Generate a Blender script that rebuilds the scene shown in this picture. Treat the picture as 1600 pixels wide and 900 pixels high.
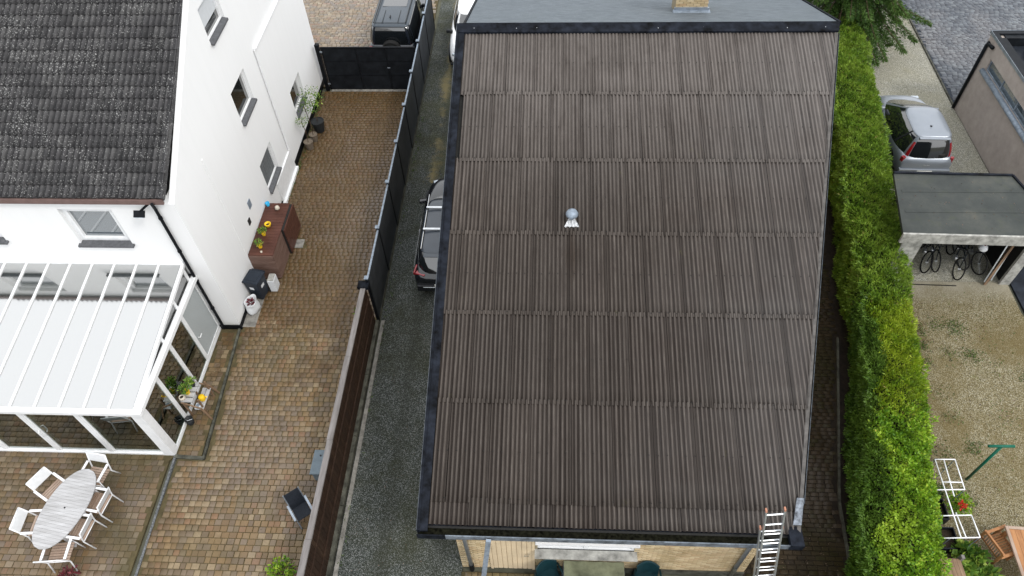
import bpy, math, random
import numpy as np
from mathutils import Matrix, Vector
random.seed(7); rng=np.random.default_rng(7)
for o in list(bpy.data.objects): bpy.data.objects.remove(o)
S=bpy.context.scene; C=S.collection
R=math.radians
# ---------------------------------------------------------------- camera, world, sun, exposure
def cam_rows(p,r,y):
    cy,sy=math.cos(y),math.sin(y); cp,sp=math.cos(p),math.sin(p); cr,sr=math.cos(r),math.sin(r)
    return np.array([[cr,-sr,0],[sr,cr,0],[0,0,1]])@np.array([[1,0,0],[0,-sp,-cp],[0,cp,-sp]])@np.array([[cy,-sy,0],[sy,cy,0],[0,0,1]])
cr_=cam_rows(R(51.05004),R(-2.63570),R(-4.33795))
cd=bpy.data.cameras.new('camera'); cam=bpy.data.objects.new('camera',cd); C.objects.link(cam)
mw=Matrix.Identity(4)
for i in range(3):
    mw[i][0]=cr_[0][i]; mw[i][1]=-cr_[1][i]; mw[i][2]=-cr_[2][i]
mw[2][3]=17.0
cam.matrix_world=mw; cd.sensor_width=36; cd.lens=1130/1600*36; cd.clip_end=2000; cd.clip_start=.1
S.camera=cam; CAM=np.array([0,0,17.])
W=bpy.data.worlds.new('World'); S.world=W; W.use_nodes=True
nt=W.node_tree; nt.nodes.clear()
SUN_EL,SUN_AZ=R(52),R(125)      # azimuth clockwise from +Y
sk=nt.nodes.new('ShaderNodeTexSky'); sk.sky_type='NISHITA'; sk.sun_disc=False
sk.sun_elevation=SUN_EL; sk.sun_rotation=SUN_AZ; sk.dust_density=4; sk.air_density=1.0
hs=nt.nodes.new('ShaderNodeHueSaturation'); hs.inputs['Saturation'].default_value=.22
bg=nt.nodes.new('ShaderNodeBackground'); bg.inputs[1].default_value=.13
wo=nt.nodes.new('ShaderNodeOutputWorld')
nt.links.new(sk.outputs[0],hs.inputs['Color']); cl_=nt.nodes.new('ShaderNodeMix'); cl_.data_type='RGBA'; cl_.inputs[0].default_value=.80   # high thin overcast over most of the sky
cl_.inputs[7].default_value=(12.6,12.9,13.3,1); nt.links.new(hs.outputs[0],cl_.inputs[6]); nt.links.new(cl_.outputs[2],bg.inputs[0]); nt.links.new(bg.outputs[0],wo.inputs[0])
sl=bpy.data.lights.new('sun','SUN'); sl.energy=1.3; sl.angle=R(10); sl.color=(1,.96,.9)
so=bpy.data.objects.new('sun',sl); C.objects.link(so)
sd=Vector((math.sin(SUN_AZ)*math.cos(SUN_EL),math.cos(SUN_AZ)*math.cos(SUN_EL),math.sin(SUN_EL)))
so.rotation_euler=sd.to_track_quat('Z','Y').to_euler()
S.view_settings.view_transform='Standard'; S.view_settings.look='None'; S.view_settings.exposure=0.27; S.view_settings.gamma=1
S.render.engine='CYCLES'
# ---------------------------------------------------------------- helpers
def WM(o):
    m=o.matrix_basis.copy()
    if o.parent: m=WM(o.parent)@o.matrix_parent_inverse@m
    return m
def par(o,p):
    if p is not None:
        o.parent=p; o.matrix_parent_inverse=WM(p).inverted()
def tag(o,label=None,cat=None,group=None,kind=None):
    if label: o['label']=label
    if cat: o['category']=cat
    if group: o['group']=group
    if kind: o['kind']=kind
    return o
def thing(name,label,cat,loc=(0,0,0),rz=0,group=None):
    o=bpy.data.objects.new(name,None); C.objects.link(o); o.location=loc; o.rotation_euler=(0,0,rz); o.empty_display_size=.2
    return tag(o,label,cat,group)
def copy_tree(o,parent=None):
    c=o.copy(); C.objects.link(c)
    if parent is not None: c.parent=parent
    for ch in [x for x in o.children]: copy_tree(ch,c)
    return c
class MB:
    def __init__(s): s.v=[]; s.f=[]; s.M=None
    def add(s,vs,fs):
        n=len(s.v)
        s.v+= [tuple(s.M@Vector(v)) for v in vs] if s.M is not None else [tuple(v) for v in vs]
        s.f+=[tuple(i+n for i in f) for f in fs]; return s
    def box(s,x0,x1,y0,y1,z0,z1,ch=0):
        if x1<x0: x0,x1=x1,x0
        if ch<=0:
            return s.add([(x,y,z) for z in(z0,z1) for y in(y0,y1) for x in(x0,x1)],[(0,2,3,1),(4,5,7,6),(0,1,5,4),(2,6,7,3),(0,4,6,2),(1,3,7,5)])
        a=ch; vs=[(x0,y0,z0),(x1,y0,z0),(x1,y1,z0),(x0,y1,z0),(x0,y0,z1-a),(x1,y0,z1-a),(x1,y1,z1-a),(x0,y1,z1-a),(x0+a,y0+a,z1),(x1-a,y0+a,z1),(x1-a,y1-a,z1),(x0+a,y1-a,z1)]
        return s.add(vs,[(3,2,1,0),(8,9,10,11)]+[(i,(i+1)%4,(i+1)%4+4,i+4) for i in range(4)]+[(i+4,(i+1)%4+4,(i+1)%4+8,i+8) for i in range(4)])
    def obox(s,cx,cy,cz,dx,dy,dz,rz=0,rx=0,ry=0):
        m=Matrix.Translation((cx,cy,cz))@Matrix.Rotation(rz,4,'Z')@Matrix.Rotation(ry,4,'Y')@Matrix.Rotation(rx,4,'X')
        h=[(x*dx/2,y*dy/2,z*dz/2) for z in(-1,1) for y in(-1,1) for x in(-1,1)]
        return s.add([m@Vector(v) for v in h],[(0,2,3,1),(4,5,7,6),(0,1,5,4),(2,6,7,3),(0,4,6,2),(1,3,7,5)])
    def tube(s,pts,r,n=8,cap=True,rs=None):
        pts=[Vector(p) for p in pts]; rings=[]
        up=None
        for i,p in enumerate(pts):
            d=(pts[min(i+1,len(pts)-1)]-pts[max(i-1,0)]).normalized()
            if up is None: up=Vector((0,0,1)) if abs(d.z)<.9 else Vector((1,0,0))
            a=d.cross(up).normalized(); b=a.cross(d).normalized(); up=b
            rr=rs[i] if rs else r
            rings.append([p+(a*math.cos(t)+b*math.sin(t))*rr for t in [2*math.pi*k/n for k in range(n)]])
        vs=[v for q in rings for v in q]; fs=[]
        for i in range(len(pts)-1):
            for k in range(n): fs.append((i*n+k,i*n+(k+1)%n,(i+1)*n+(k+1)%n,(i+1)*n+k))
        if cap: fs+= [tuple(range(n-1,-1,-1)),tuple((len(pts)-1)*n+k for k in range(n))]
        return s.add(vs,fs)
    def beam(s,a,b,w,h):
        a=Vector(a);b=Vector(b);d=(b-a).normalized(); up=Vector((0,0,1)) if abs(d.z)<.95 else Vector((0,1,0))
        x=d.cross(up).normalized()*w/2; y=x.cross(d).normalized()*h/2
        vs=[p+sx*x+sy*y for p in(a,b) for sx,sy in((-1,-1),(1,-1),(1,1),(-1,1))]
        return s.add(vs,[(3,2,1,0),(4,5,6,7)]+[(i,(i+1)%4,(i+1)%4+4,i+4) for i in range(4)])
    def cyl(s,x,y,z0,z1,r0,r1=None,n=20,top=True):
        r1=r0 if r1 is None else r1
        vs=[(x+r*math.cos(2*math.pi*k/n),y+r*math.sin(2*math.pi*k/n),z) for z,r in((z0,r0),(z1,r1)) for k in range(n)]
        return s.add(vs,[(k,(k+1)%n,n+(k+1)%n,n+k) for k in range(n)]+([tuple(n+k for k in range(n))] if top else [])+[tuple(range(n-1,-1,-1))])
    def lathe(s,prof,x=0,y=0,n=20):
        vs=[(x+r*math.cos(2*math.pi*k/n),y+r*math.sin(2*math.pi*k/n),z) for r,z in prof for k in range(n)]
        return s.add(vs,[(i*n+k,i*n+(k+1)%n,(i+1)*n+(k+1)%n,(i+1)*n+k) for i in range(len(prof)-1) for k in range(n)])
    def prism(s,poly,z0,z1):
        n=len(poly); 
        return s.add([(p[0],p[1],z0) for p in poly]+[(p[0],p[1],z1) for p in poly],[tuple(range(n-1,-1,-1)),tuple(range(n,2*n))]+[(i,(i+1)%n,(i+1)%n+n,i+n) for i in range(n)])
    def ext(s,poly,a):    # poly of 3d points extruded by vector a
        n=len(poly); q=[Vector(p)+Vector(a) for p in poly]
        return s.add([tuple(p) for p in poly]+[tuple(p) for p in q],[tuple(range(n-1,-1,-1)),tuple(range(n,2*n))]+[(i,(i+1)%n,(i+1)%n+n,i+n) for i in range(n)])
    def mesh(s,name,mat,smooth=False,fix=True):
        me=bpy.data.meshes.new(name); me.from_pydata(s.v,[],s.f)
        if fix:
            import bmesh
            bm=bmesh.new(); bm.from_mesh(me); bmesh.ops.recalc_face_normals(bm,faces=bm.faces); bm.to_mesh(me); bm.free()
        if mat: me.materials.append(mat)
        if smooth: me.polygons.foreach_set('use_smooth',[True]*len(me.polygons))
        me.update(); return me
    def obj(s,name,mat,parent=None,smooth=False,bevel=0,sub=0,label=None,kind=None,auto=False):
        o=bpy.data.objects.new(name,s.mesh(name,mat,smooth)); C.objects.link(o); par(o,parent)
        if bevel:
            b=o.modifiers.new('b','BEVEL'); b.width=bevel; b.segments=2; b.limit_method='ANGLE'; b.angle_limit=R(40)
        if sub:
            b=o.modifiers.new('s','SUBSURF'); b.levels=sub; b.render_levels=sub
        return tag(o,label,kind=kind)
def place(name,me,parent,m=None,label=None):
    o=bpy.data.objects.new(name,me); C.objects.link(o)
    o.parent=parent; o.matrix_parent_inverse=WM(parent).inverted()
    if m is not None: o.matrix_basis=m
    if label: o['label']=label
    return o
# ---------------------------------------------------------------- materials
class NT:
    def __init__(s,name):
        s.m=bpy.data.materials.new(name); s.m.use_nodes=True; s.t=s.m.node_tree; s.b=s.t.nodes['Principled BSDF']; s._c=None
    def n(s,t,**k):
        o=s.t.nodes.new(t)
        for a,b in k.items():
            if a.startswith('_'): setattr(o,a[1:],b)
        return o
    def l(s,a,b): s.t.links.new(a,b)
    def co(s,k='Object'):
        if s._c is None: s._c=s.n('ShaderNodeTexCoord')
        return s._c.outputs[k]
    def pos(s):
        g=s.n('ShaderNodeNewGeometry'); return g.outputs['Position']
    def noise(s,scale,detail=4,rough=.6,vec=None,stretch=None,dist=0):
        v=vec if vec is not None else s.pos()
        if stretch:
            mp=s.n('ShaderNodeMapping'); mp.inputs['Scale'].default_value=stretch; s.l(v,mp.inputs[0]); v=mp.outputs[0]
        n=s.n('ShaderNodeTexNoise'); n.inputs['Scale'].default_value=scale; n.inputs['Detail'].default_value=detail; n.inputs['Roughness'].default_value=rough; n.inputs['Distortion'].default_value=dist
        s.l(v,n.inputs['Vector']); return n.outputs[0]
    def vor(s,scale,vec=None,feat='F1',out=0,stretch=None):
        v=vec if vec is not None else s.pos()
        if stretch:
            mp=s.n('ShaderNodeMapping'); mp.inputs['Scale'].default_value=stretch; s.l(v,mp.inputs[0]); v=mp.outputs[0]
        n=s.n('ShaderNodeTexVoronoi'); n.feature=feat; n.inputs['Scale'].default_value=scale; s.l(v,n.inputs['Vector']); return n.outputs[out]
    def ramp(s,fac,stops,interp='LINEAR'):
        r=s.n('ShaderNodeValToRGB'); r.color_ramp.interpolation=interp; e=r.color_ramp.elements
        while len(e)<len(stops): e.new(.5)
        for i,(p,c) in enumerate(stops):
            e[i].position=p; e[i].color=(*c,1) if len(c)==3 else c
        s.l(fac,r.inputs[0]); return r.outputs[0]
    def mix(s,f,a,b,mode='MIX'):
        m=s.n('ShaderNodeMix'); m.data_type='RGBA'; m.blend_type=mode
        for k,x in((0,f),(6,a),(7,b)):
            if isinstance(x,(int,float)): m.inputs[k].default_value=x
            elif isinstance(x,tuple): m.inputs[k].default_value=(*x,1)
            else: s.l(x,m.inputs[k])
        return m.outputs[2]
    def math(s,op,a,b=0.):
        m=s.n('ShaderNodeMath'); m.operation=op
        for k,x in((0,a),(1,b)):
            if isinstance(x,(int,float)): m.inputs[k].default_value=x
            else: s.l(x,m.inputs[k])
        return m.outputs[0]
    def rand(s): return s.n('ShaderNodeObjectInfo').outputs['Random']
    def tint(s):
        a=s.n('ShaderNodeAttribute'); a.attribute_name='tint'; t=a.outputs['Fac']
        g=s.math('LESS_THAN',t,1e-4); return s.math('ADD',t,s.math('MULTIPLY',g,s.rand()))
    def sep(s):
        q=s.n('ShaderNodeSeparateXYZ'); s.l(s.pos(),q.inputs[0]); return q.outputs
    def out(s,col=None,rough=None,bump=None,bs=.3,bd=.01,spec=None,metal=None):
        for k,x in(('Base Color',col),('Roughness',rough),('Specular IOR Level',spec),('Metallic',metal)):
            if x is None: continue
            if isinstance(x,(int,float)): s.b.inputs[k].default_value=x
            elif isinstance(x,tuple): s.b.inputs[k].default_value=(*x,1)
            else: s.l(x,s.b.inputs[k])
        if bump is not None:
            b=s.n('ShaderNodeBump'); b.inputs['Strength'].default_value=bs; b.inputs['Distance'].default_value=bd; s.l(bump,b.inputs['Height']); s.l(b.outputs[0],s.b.inputs['Normal'])
        return s.m
def simple(name,col,rough=.5,metal=0,spec=.18,var=.12,scale=6,bump=0):
    n=NT(name); f=n.noise(scale,5,.65); c2=tuple(max(0,c*(1-var*1.6)) for c in col); c1=tuple(min(1,c*(1+var)) for c in col)
    return n.out(n.ramp(f,[(.3,c2),(.7,c1)]),rough,f if bump else None,bump or .1,.01,spec,metal)
MT={}
def white_render():
    n=NT('white_render'); z=n.sep(); st=n.noise(1.6,6,.75,stretch=(2.2,2.2,.18)); c=n.mix(n.ramp(st,[(.40,(0,0,0)),(.78,(.22,.22,.22))]),(.735,.74,.745),(.62,.63,.63))
    lo=n.math('SUBTRACT',n.math('ADD',z[2],n.math('MULTIPLY',n.noise(3,5,.8),.55)),.35); c=n.mix(n.ramp(lo,[(.0,(.55,.55,.55)),(.25,(0,0,0))]),c,(.42,.42,.36))
    return n.out(c,.85,n.noise(60,3),.15,.01,.15)
MT['white_render']=white_render()
MT['white_frame']=simple('white_pvc',(.72,.73,.74),.35,var=.06)
MT['sill']=simple('blue_stone',(.10,.103,.11),.55,var=.2,scale=12)
MT['black']=simple('black_paint',(.008,.009,.011),.45,var=.3,spec=.08)
MT['bitumen']=simple('dark_flashing',(.009,.011,.016),.5,var=.7,scale=4,bump=.3,spec=.07)
MT['zinc']=simple('zinc',(.32,.36,.41),.38,metal=.6,var=.2,scale=5)
MT['edge']=simple('dull_dark_edge',(.06,.068,.078),.55,var=.4,scale=8,spec=.1)
MT['zincdull']=simple('zinc_dull',(.22,.26,.31),.5,metal=.2,var=.25,scale=8)
MT['alu']=simple('aluminium',(.62,.64,.66),.32,metal=.85,var=.1)
MT['orange']=simple('orange_plastic',(.42,.20,.13),.6)
MT['anthracite']=simple('anthracite',(.012,.014,.017),.45,var=.3,scale=3,spec=.08)
MT['anthpanel']=simple('anthracite_panel',(.036,.040,.046),.5,var=.25,scale=2,spec=.1)
def fence_wood():
    n=NT('dark_stained_wood'); t=n.tint(); f=n.noise(9,6,.7,stretch=(1,1,.12))
    c=n.ramp(f,[(.25,(.014,.008,.005)),(.55,(.034,.019,.012)),(.8,(.065,.042,.027))])
    return n.out(n.mix(n.math('MULTIPLY',t,.6),c,(.02,.012,.009)),.6,f,.4,.01,.15)
MT['fencewood']=fence_wood()
def greywood(nm,a,b,st=(1,.1,1),rough=.65):
    n=NT(nm); f=n.noise(14,6,.7,stretch=st); return n.out(n.mix(n.math('MULTIPLY',n.rand(),.35),n.ramp(f,[(.3,a),(.7,b)]),a),rough,f,.35,.005,.2)
MT['capwood']=greywood('weathered_grey_cap',(.10,.09,.085),(.22,.205,.20))
MT['redwood']=greywood('red_brown_slat',(.050,.020,.014),(.115,.048,.035),st=(.15,.15,1),rough=.35)
MT['redwoodgrey']=greywood('faded_brown_slat',(.10,.058,.044),(.22,.145,.12),st=(.15,.1,1),rough=.55)
MT['teak']=greywood('teak',(.20,.085,.035),(.42,.21,.09),st=(.3,.1,1),rough=.5)
MT['teakfade']=greywood('faded_teak',(.24,.165,.12),(.42,.33,.27),st=(.3,.1,1),rough=.6)
MT['silverwood']=greywood('silver_weathered_wood',(.29,.285,.285),(.50,.50,.51),st=(.12,1,1),rough=.7)
MT['planks']=greywood('plain_plank',(.13,.08,.05),(.28,.19,.12),st=(1,.15,.15))
MT['whiteboard']=simple('white_painted_board',(.34,.335,.31),.65,var=.35,scale=5,bump=.2)
MT['concrete']=simple('concrete',(.22,.21,.19),.75,var=.3,scale=7,bump=.2)
MT['concdark']=simple('mossy_concrete',(.075,.075,.06),.8,var=.45,scale=5,bump=.3)
def glass(nm,refl=.35,base=(.015,.02,.022),rough=.03):
    n=NT(nm); n.b.inputs['Base Color'].default_value=(*base,1); n.b.inputs['Roughness'].default_value=.1
    g=n.n('ShaderNodeBsdfGlossy'); g.inputs['Roughness'].default_value=rough; g.inputs['Color'].default_value=(1,.99,.975,1)
    fr=n.n('ShaderNodeFresnel'); fr.inputs[0].default_value=1.5
    f=n.math('ADD',fr.outputs[0],refl); m=n.n('ShaderNodeMixShader'); n.l(n.math('MINIMUM',f,1.),m.inputs[0]); n.l(n.b.outputs[0],m.inputs[1]); n.l(g.outputs[0],m.inputs[2])
    n.l(m.outputs[0],n.t.nodes['Material Output'].inputs[0]); return n.m
MT['window']=glass('window_glass',.10,(.012,.014,.013))
MT['windowsky']=glass('window_glass_reflecting',.16,(.05,.07,.085))
MT['carglass']=glass('car_glass',.06,(.008,.01,.012))
MT['roofglass']=glass('coated_roof_glass',.45,(.03,.038,.038),.06)
def seethru():
    n=NT('clear_glazing'); g=n.n('ShaderNodeBsdfGlossy'); g.inputs['Roughness'].default_value=.02; g.inputs['Color'].default_value=(.9,.95,.92,1)
    t=n.n('ShaderNodeBsdfTransparent'); t.inputs[0].default_value=(.45,.5,.46,1)
    fr=n.n('ShaderNodeFresnel'); m=n.n('ShaderNodeMixShader'); n.l(n.math('MINIMUM',n.math('ADD',fr.outputs[0],.26),1.),m.inputs[0]); n.l(t.outputs[0],m.inputs[1]); n.l(g.outputs[0],m.inputs[2])
    n.l(m.outputs[0],n.t.nodes['Material Output'].inputs[0]); return n.m
MT['clear']=seethru()
def paint(nm,col,rough=.22,metal=0,coat=.6):
    n=NT(nm); f=n.noise(3,3); n.out(n.ramp(f,[(.3,tuple(c*.93 for c in col)),(.7,col)]),rough,metal=metal)
    n.b.inputs['Coat Weight'].default_value=coat; n.b.inputs['Coat Roughness'].default_value=.06; return n.m
MT['silver']=paint('silver_paint',(.24,.265,.30),.34,.4,.35); MT['carwhite']=paint('white_paint',(.78,.79,.80)); MT['carblack']=paint('black_car_paint',(.008,.009,.012),.2)
MT['cardark']=paint('dark_blue_black_paint',(.014,.018,.026),.24)
MT['roofgrey']=paint('panoramic_roof',(.045,.055,.070),.3,.1,.3)
MT['tyre']=simple('tyre',(.015,.015,.015),.8); MT['rim']=simple('rim',(.30,.31,.33),.35,metal=.7); MT['redlamp']=paint('red_lamp',(.26,.008,.014),.15); MT['clearlamp']=paint('clear_lamp',(.45,.5,.55),.12,.3)
MT['chrome']=simple('chrome',(.7,.72,.74),.15,metal=1,var=.03); MT['plastic']=simple('dark_plastic',(.02,.022,.024),.5); MT['plate']=simple('number_plate',(.75,.75,.70),.4,var=.03)
MT['binblack']=simple('bin_plastic',(.020,.026,.036),.38); MT['platew']=simple('white_box',(.6,.62,.64),.5,var=.06)
MT['yellow']=simple('yellow_glaze',(.75,.48,.02),.3); MT['blue']=simple('blue_plastic',(.03,.38,.65),.35); MT['cream']=simple('cream_ceramic',(.55,.5,.42),.4)
MT['greenplastic']=simple('dark_green_plastic',(.006,.026,.032),.4,var=.2); MT['greenpaint']=simple('green_steel',(.006,.10,.062),.35,var=.15)
MT['brightgreen']=simple('bright_green_mat',(.06,.42,.08),.5,var=.3,scale=10)
MT['basket']=simple('rattan_pot',(.16,.13,.10),.8,var=.4,scale=40,bump=.4); MT['soil']=simple('potting_soil',(.03,.022,.015),.95,var=.4,scale=30,bump=.5)
MT['cover']=simple('tarpaulin_cover',(.145,.155,.10),.45,var=.35,scale=3,bump=.25); MT['coverside']=simple('grey_cover_side',(.08,.09,.11),.5,var=.3)
MT['creamdoor']=simple('cream_door_boards',(.62,.50,.34),.5,var=.10,scale=3)
MT['bluegrey']=simple('bluegrey_plastic',(.14,.175,.20),.45,var=.12); MT['sling']=simple('black_sling',(.02,.024,.032),.6,var=.3,scale=30)
MT['sunwhite']=simple('white_sling',(.62,.63,.64),.6,var=.06); MT['framewhite']=simple('white_tube',(.74,.75,.77),.35,var=.05)
MT['crate']=simple('black_crate',(.01,.012,.018),.4); MT['petal']=simple('red_petals',(.6,.04,.03),.5,var=.3,scale=20)
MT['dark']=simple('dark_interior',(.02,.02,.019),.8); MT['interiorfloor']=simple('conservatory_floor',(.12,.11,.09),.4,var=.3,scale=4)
MT['bark']=simple('bark',(.09,.06,.04),.9,var=.4,scale=12,bump=.6)
MT['beige']=simple('beige_render',(.36,.315,.285),.85,var=.10,scale=3,bump=.15)
MT['slatedark']=simple('dark_slate_cladding',(.018,.022,.030),.45,var=.4,scale=3)
def blinds():
    n=NT('slatted_blind'); z=n.sep(); w=n.math('SINE',n.math('MULTIPLY',z[2],2*math.pi/.05)); return n.out(n.ramp(w,[(.2,(.30,.33,.34)),(.8,(.52,.55,.55))]),.25,w,.4,.01,.6)
MT['blind']=blinds()
def corrugated():
    n=NT('corrugated_bitumen_sheet'); r=n.rand(); p=n.sep()
    at=n.n('ShaderNodeAttribute'); at.attribute_name='dirt_shade'; dirt_shade=at.outputs['Fac']
    st=n.noise(5,7,.72,stretch=(9,.35,1)); big=n.noise(.35,5,.65); fine=n.noise(70,4,.7); mid=n.noise(2.2,7,.75,stretch=(2.6,.35,1))
    c=n.ramp(st,[(.28,(.036,.029,.025)),(.50,(.072,.060,.052)),(.75,(.147,.128,.113))])
    c=n.mix(n.math('MULTIPLY',r,.30),c,(.050,.045,.041))
    vs_=n.math('ADD',n.math('MULTIPLY',n.math('ABSOLUTE',n.math('SUBTRACT',p[0],.58)),3.2),n.math('ADD',n.math('MULTIPLY',n.math('ABSOLUTE',n.math('SUBTRACT',p[1],11.2)),.75),n.math('MULTIPLY',st,.4))); c=n.mix(n.ramp(vs_,[(.35,(.6,.6,.6)),(.95,(0,0,0))]),c,(.035,.022,.014))
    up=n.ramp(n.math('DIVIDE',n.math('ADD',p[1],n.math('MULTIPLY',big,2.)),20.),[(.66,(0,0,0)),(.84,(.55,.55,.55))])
    c=n.mix(up,c,(.165,.148,.138))  # upper rows painted lighter, sky sheen put into the colour
    c=n.mix(n.ramp(mid,[(.46,(0,0,0)),(.72,(.50,.50,.50))]),c,(.032,.025,.021))
    c=n.mix(n.ramp(big,[(.46,(0,0,0)),(.62,(.30,.30,.30))]),c,(.040,.034,.029))
    # grime lies in valleys and laps, with shade of the lap steps painted in
    k=n.math('MULTIPLY',n.math('ADD',dirt_shade,n.math('MULTIPLY',n.math('SUBTRACT',st,.5),.9)),n.math('SUBTRACT',1.62,n.math('MULTIPLY',p[1],.058)))
    c=n.mix(n.ramp(k,[(.12,(0,0,0)),(.45,(.72,.72,.72)),(.78,(.96,.96,.96))]),c,(.012,.0088,.0073))
    sp=n.vor(30); c=n.mix(n.ramp(n.math('MULTIPLY',n.noise(2.,4,.7),n.math('SUBTRACT',1.,sp)),[(.60,(0,0,0)),(.66,(.5,.5,.5))]),c,(.32,.31,.28))
    c=n.mix(n.ramp(n.noise(1.1,6,.75,stretch=(2,1,1)),[(.66,(0,0,0)),(.76,(.35,.35,.35))]),c,(.10,.095,.03))
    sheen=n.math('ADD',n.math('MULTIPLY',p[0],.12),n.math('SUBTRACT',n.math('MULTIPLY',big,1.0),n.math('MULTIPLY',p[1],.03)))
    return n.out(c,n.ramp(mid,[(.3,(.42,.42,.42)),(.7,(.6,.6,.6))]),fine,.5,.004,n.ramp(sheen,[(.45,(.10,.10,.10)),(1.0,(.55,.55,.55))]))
MT['corr']=corrugated()
def tile():
    n=NT('concrete_roof_tile'); t=n.tint(); f=n.noise(8,6,.7)
    c=n.ramp(t,[(0,(.034,.033,.034)),(.5,(.055,.053,.055)),(1,(.078,.076,.076))])
    c=n.mix(n.ramp(f,[(.45,(0,0,0)),(.75,(.6,.6,.6))]),c,(.028,.030,.032))
    p=n.sep(); ph=n.math('FRACT',n.math('DIVIDE',n.math('ADD',p[0],9.40+29.85),.14925)); c=n.mix(n.ramp(ph,[(.0,(.85,.85,.85)),(.10,(0,0,0)),(.50,(0,0,0)),(.66,(.55,.55,.55)),(1,(.75,.75,.75))]),c,(.012,.012,.013))  # shade in the channels between rolls painted into the tile colour
    for sc,th,st in((12,.17,.6),(26,.21,.65)):
        v=n.vor(sc,stretch=(1,1,1)); m=n.noise(1.3,4,.7); k=n.math('ADD',v,n.math('MULTIPLY',n.math('SUBTRACT',.60,m),.55))
        c=n.mix(n.ramp(k,[(th,(st,st,st)),(th+.07,(0,0,0))]),c,(.34,.34,.33))
    c=n.mix(n.ramp(n.noise(2.3,5,.8),[(.70,(0,0,0)),(.78,(.5,.5,.5))]),c,(.16,.09,.03))
    return n.out(c,.6,n.noise(60,4),.4,.005,.16)
MT['tile']=tile()
PAV=[(.150,.092,.038),(.195,.128,.058),(.120,.074,.036),(.225,.160,.088),(.135,.104,.080),(.185,.112,.045),(.098,.072,.050),(.195,.138,.080),(.150,.118,.088),(.27,.21,.130),(.185,.096,.050),(.125,.098,.060)]
def paver(nm,pal,moss=(.055,.050,.014),mossk=.55,wetk=0):
    n=NT(nm); t=n.tint(); c=n.ramp(t,[(i/len(pal),x) for i,x in enumerate(pal)],'CONSTANT')
    c=n.mix(n.ramp(n.noise(14,4,.7),[(.35,(.3,.3,.3)),(.7,(0,0,0))]),c,(.06,.042,.024))
    c=n.mix(.34 if wetk or 'patio' in nm else 0.,c,(.155,.100,.048))
    b=n.noise(.42,5,.65,dist=.6); c=n.mix(n.ramp(b,[(.46,(0,0,0)),(.66,(mossk,mossk,mossk))]),c,moss)
    if wetk: wp=n.sep(); ww=n.math('ADD',n.math('MULTIPLY',wp[1],.045),n.math('MULTIPLY',n.noise(.5,5,.7),.9)); c=n.mix(n.ramp(ww,[(.95,(0,0,0)),(1.25,(wetk,wetk,wetk))]),c,(.072,.038,.012)); c=n.mix(n.ramp(n.noise(.9,5,.7),[(.52,(0,0,0)),(.66,(.55,.55,.55))]),c,(.055,.032,.014))
    b2=n.noise(.30,4,.6,stretch=(1,.7,1)); c=n.mix(n.ramp(b2,[(.50,(0,0,0)),(.72,(.35,.35,.35))]),c,(.165,.140,.125))
    return n.out(c,n.ramp(b2,[(.38,(.6,.6,.6)),(.60,(.24,.24,.24))]),n.noise(45,4),.35,.004,.42)
MT['paver']=paver('mottled_cobbles',PAV,(.060,.050,.012),.5,.7)
MT['paverpatio']=paver('patio_cobbles',[(c[0]*.72,c[1]*.75,c[2]*.86) for c in PAV],(.050,.042,.010),.75)
MT['paverfront']=paver('pale_front_cobbles',[(c[0]*.85+.09,c[1]*.85+.085,c[2]*.9+.075) for c in PAV],(.10,.085,.05),.2)
MT['paverblue']=paver('blue_grey_pavers',[(.05,.062,.082),(.075,.09,.112),(.040,.05,.068),(.10,.118,.14),(.062,.075,.095),(.13,.15,.17)],(.03,.035,.045),.3)
MT['paverdark']=paver('dark_mossy_path',[(.018,.013,.007),(.023,.016,.008),(.016,.012,.007),(.026,.018,.009),(.020,.018,.007)],(.022,.020,.006),.6)
MT['paverdark'].node_tree.nodes['Principled BSDF'].inputs['Specular IOR Level'].default_value=.08
MT['paveryel']=paver('yellow_mossy_terrace',[(.16,.12,.06),(.12,.09,.045),(.19,.145,.07),(.10,.08,.045)],(.07,.065,.02),.6)
def joint(nm,a,b,s=3):
    n=NT(nm); return n.out(n.ramp(n.noise(s,6,.7),[(.35,a),(.7,b)]),.9,n.noise(80,3),.5,.005,.2)
MT['bluejoint']=joint('blue_joint',(.03,.037,.048),(.045,.053,.068)); MT['joint']=joint('damp_joint_sand',(.050,.040,.020),(.105,.085,.042)); MT['earth']=joint('dark_earth',(.010,.008,.006),(.028,.020,.014),6)
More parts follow.
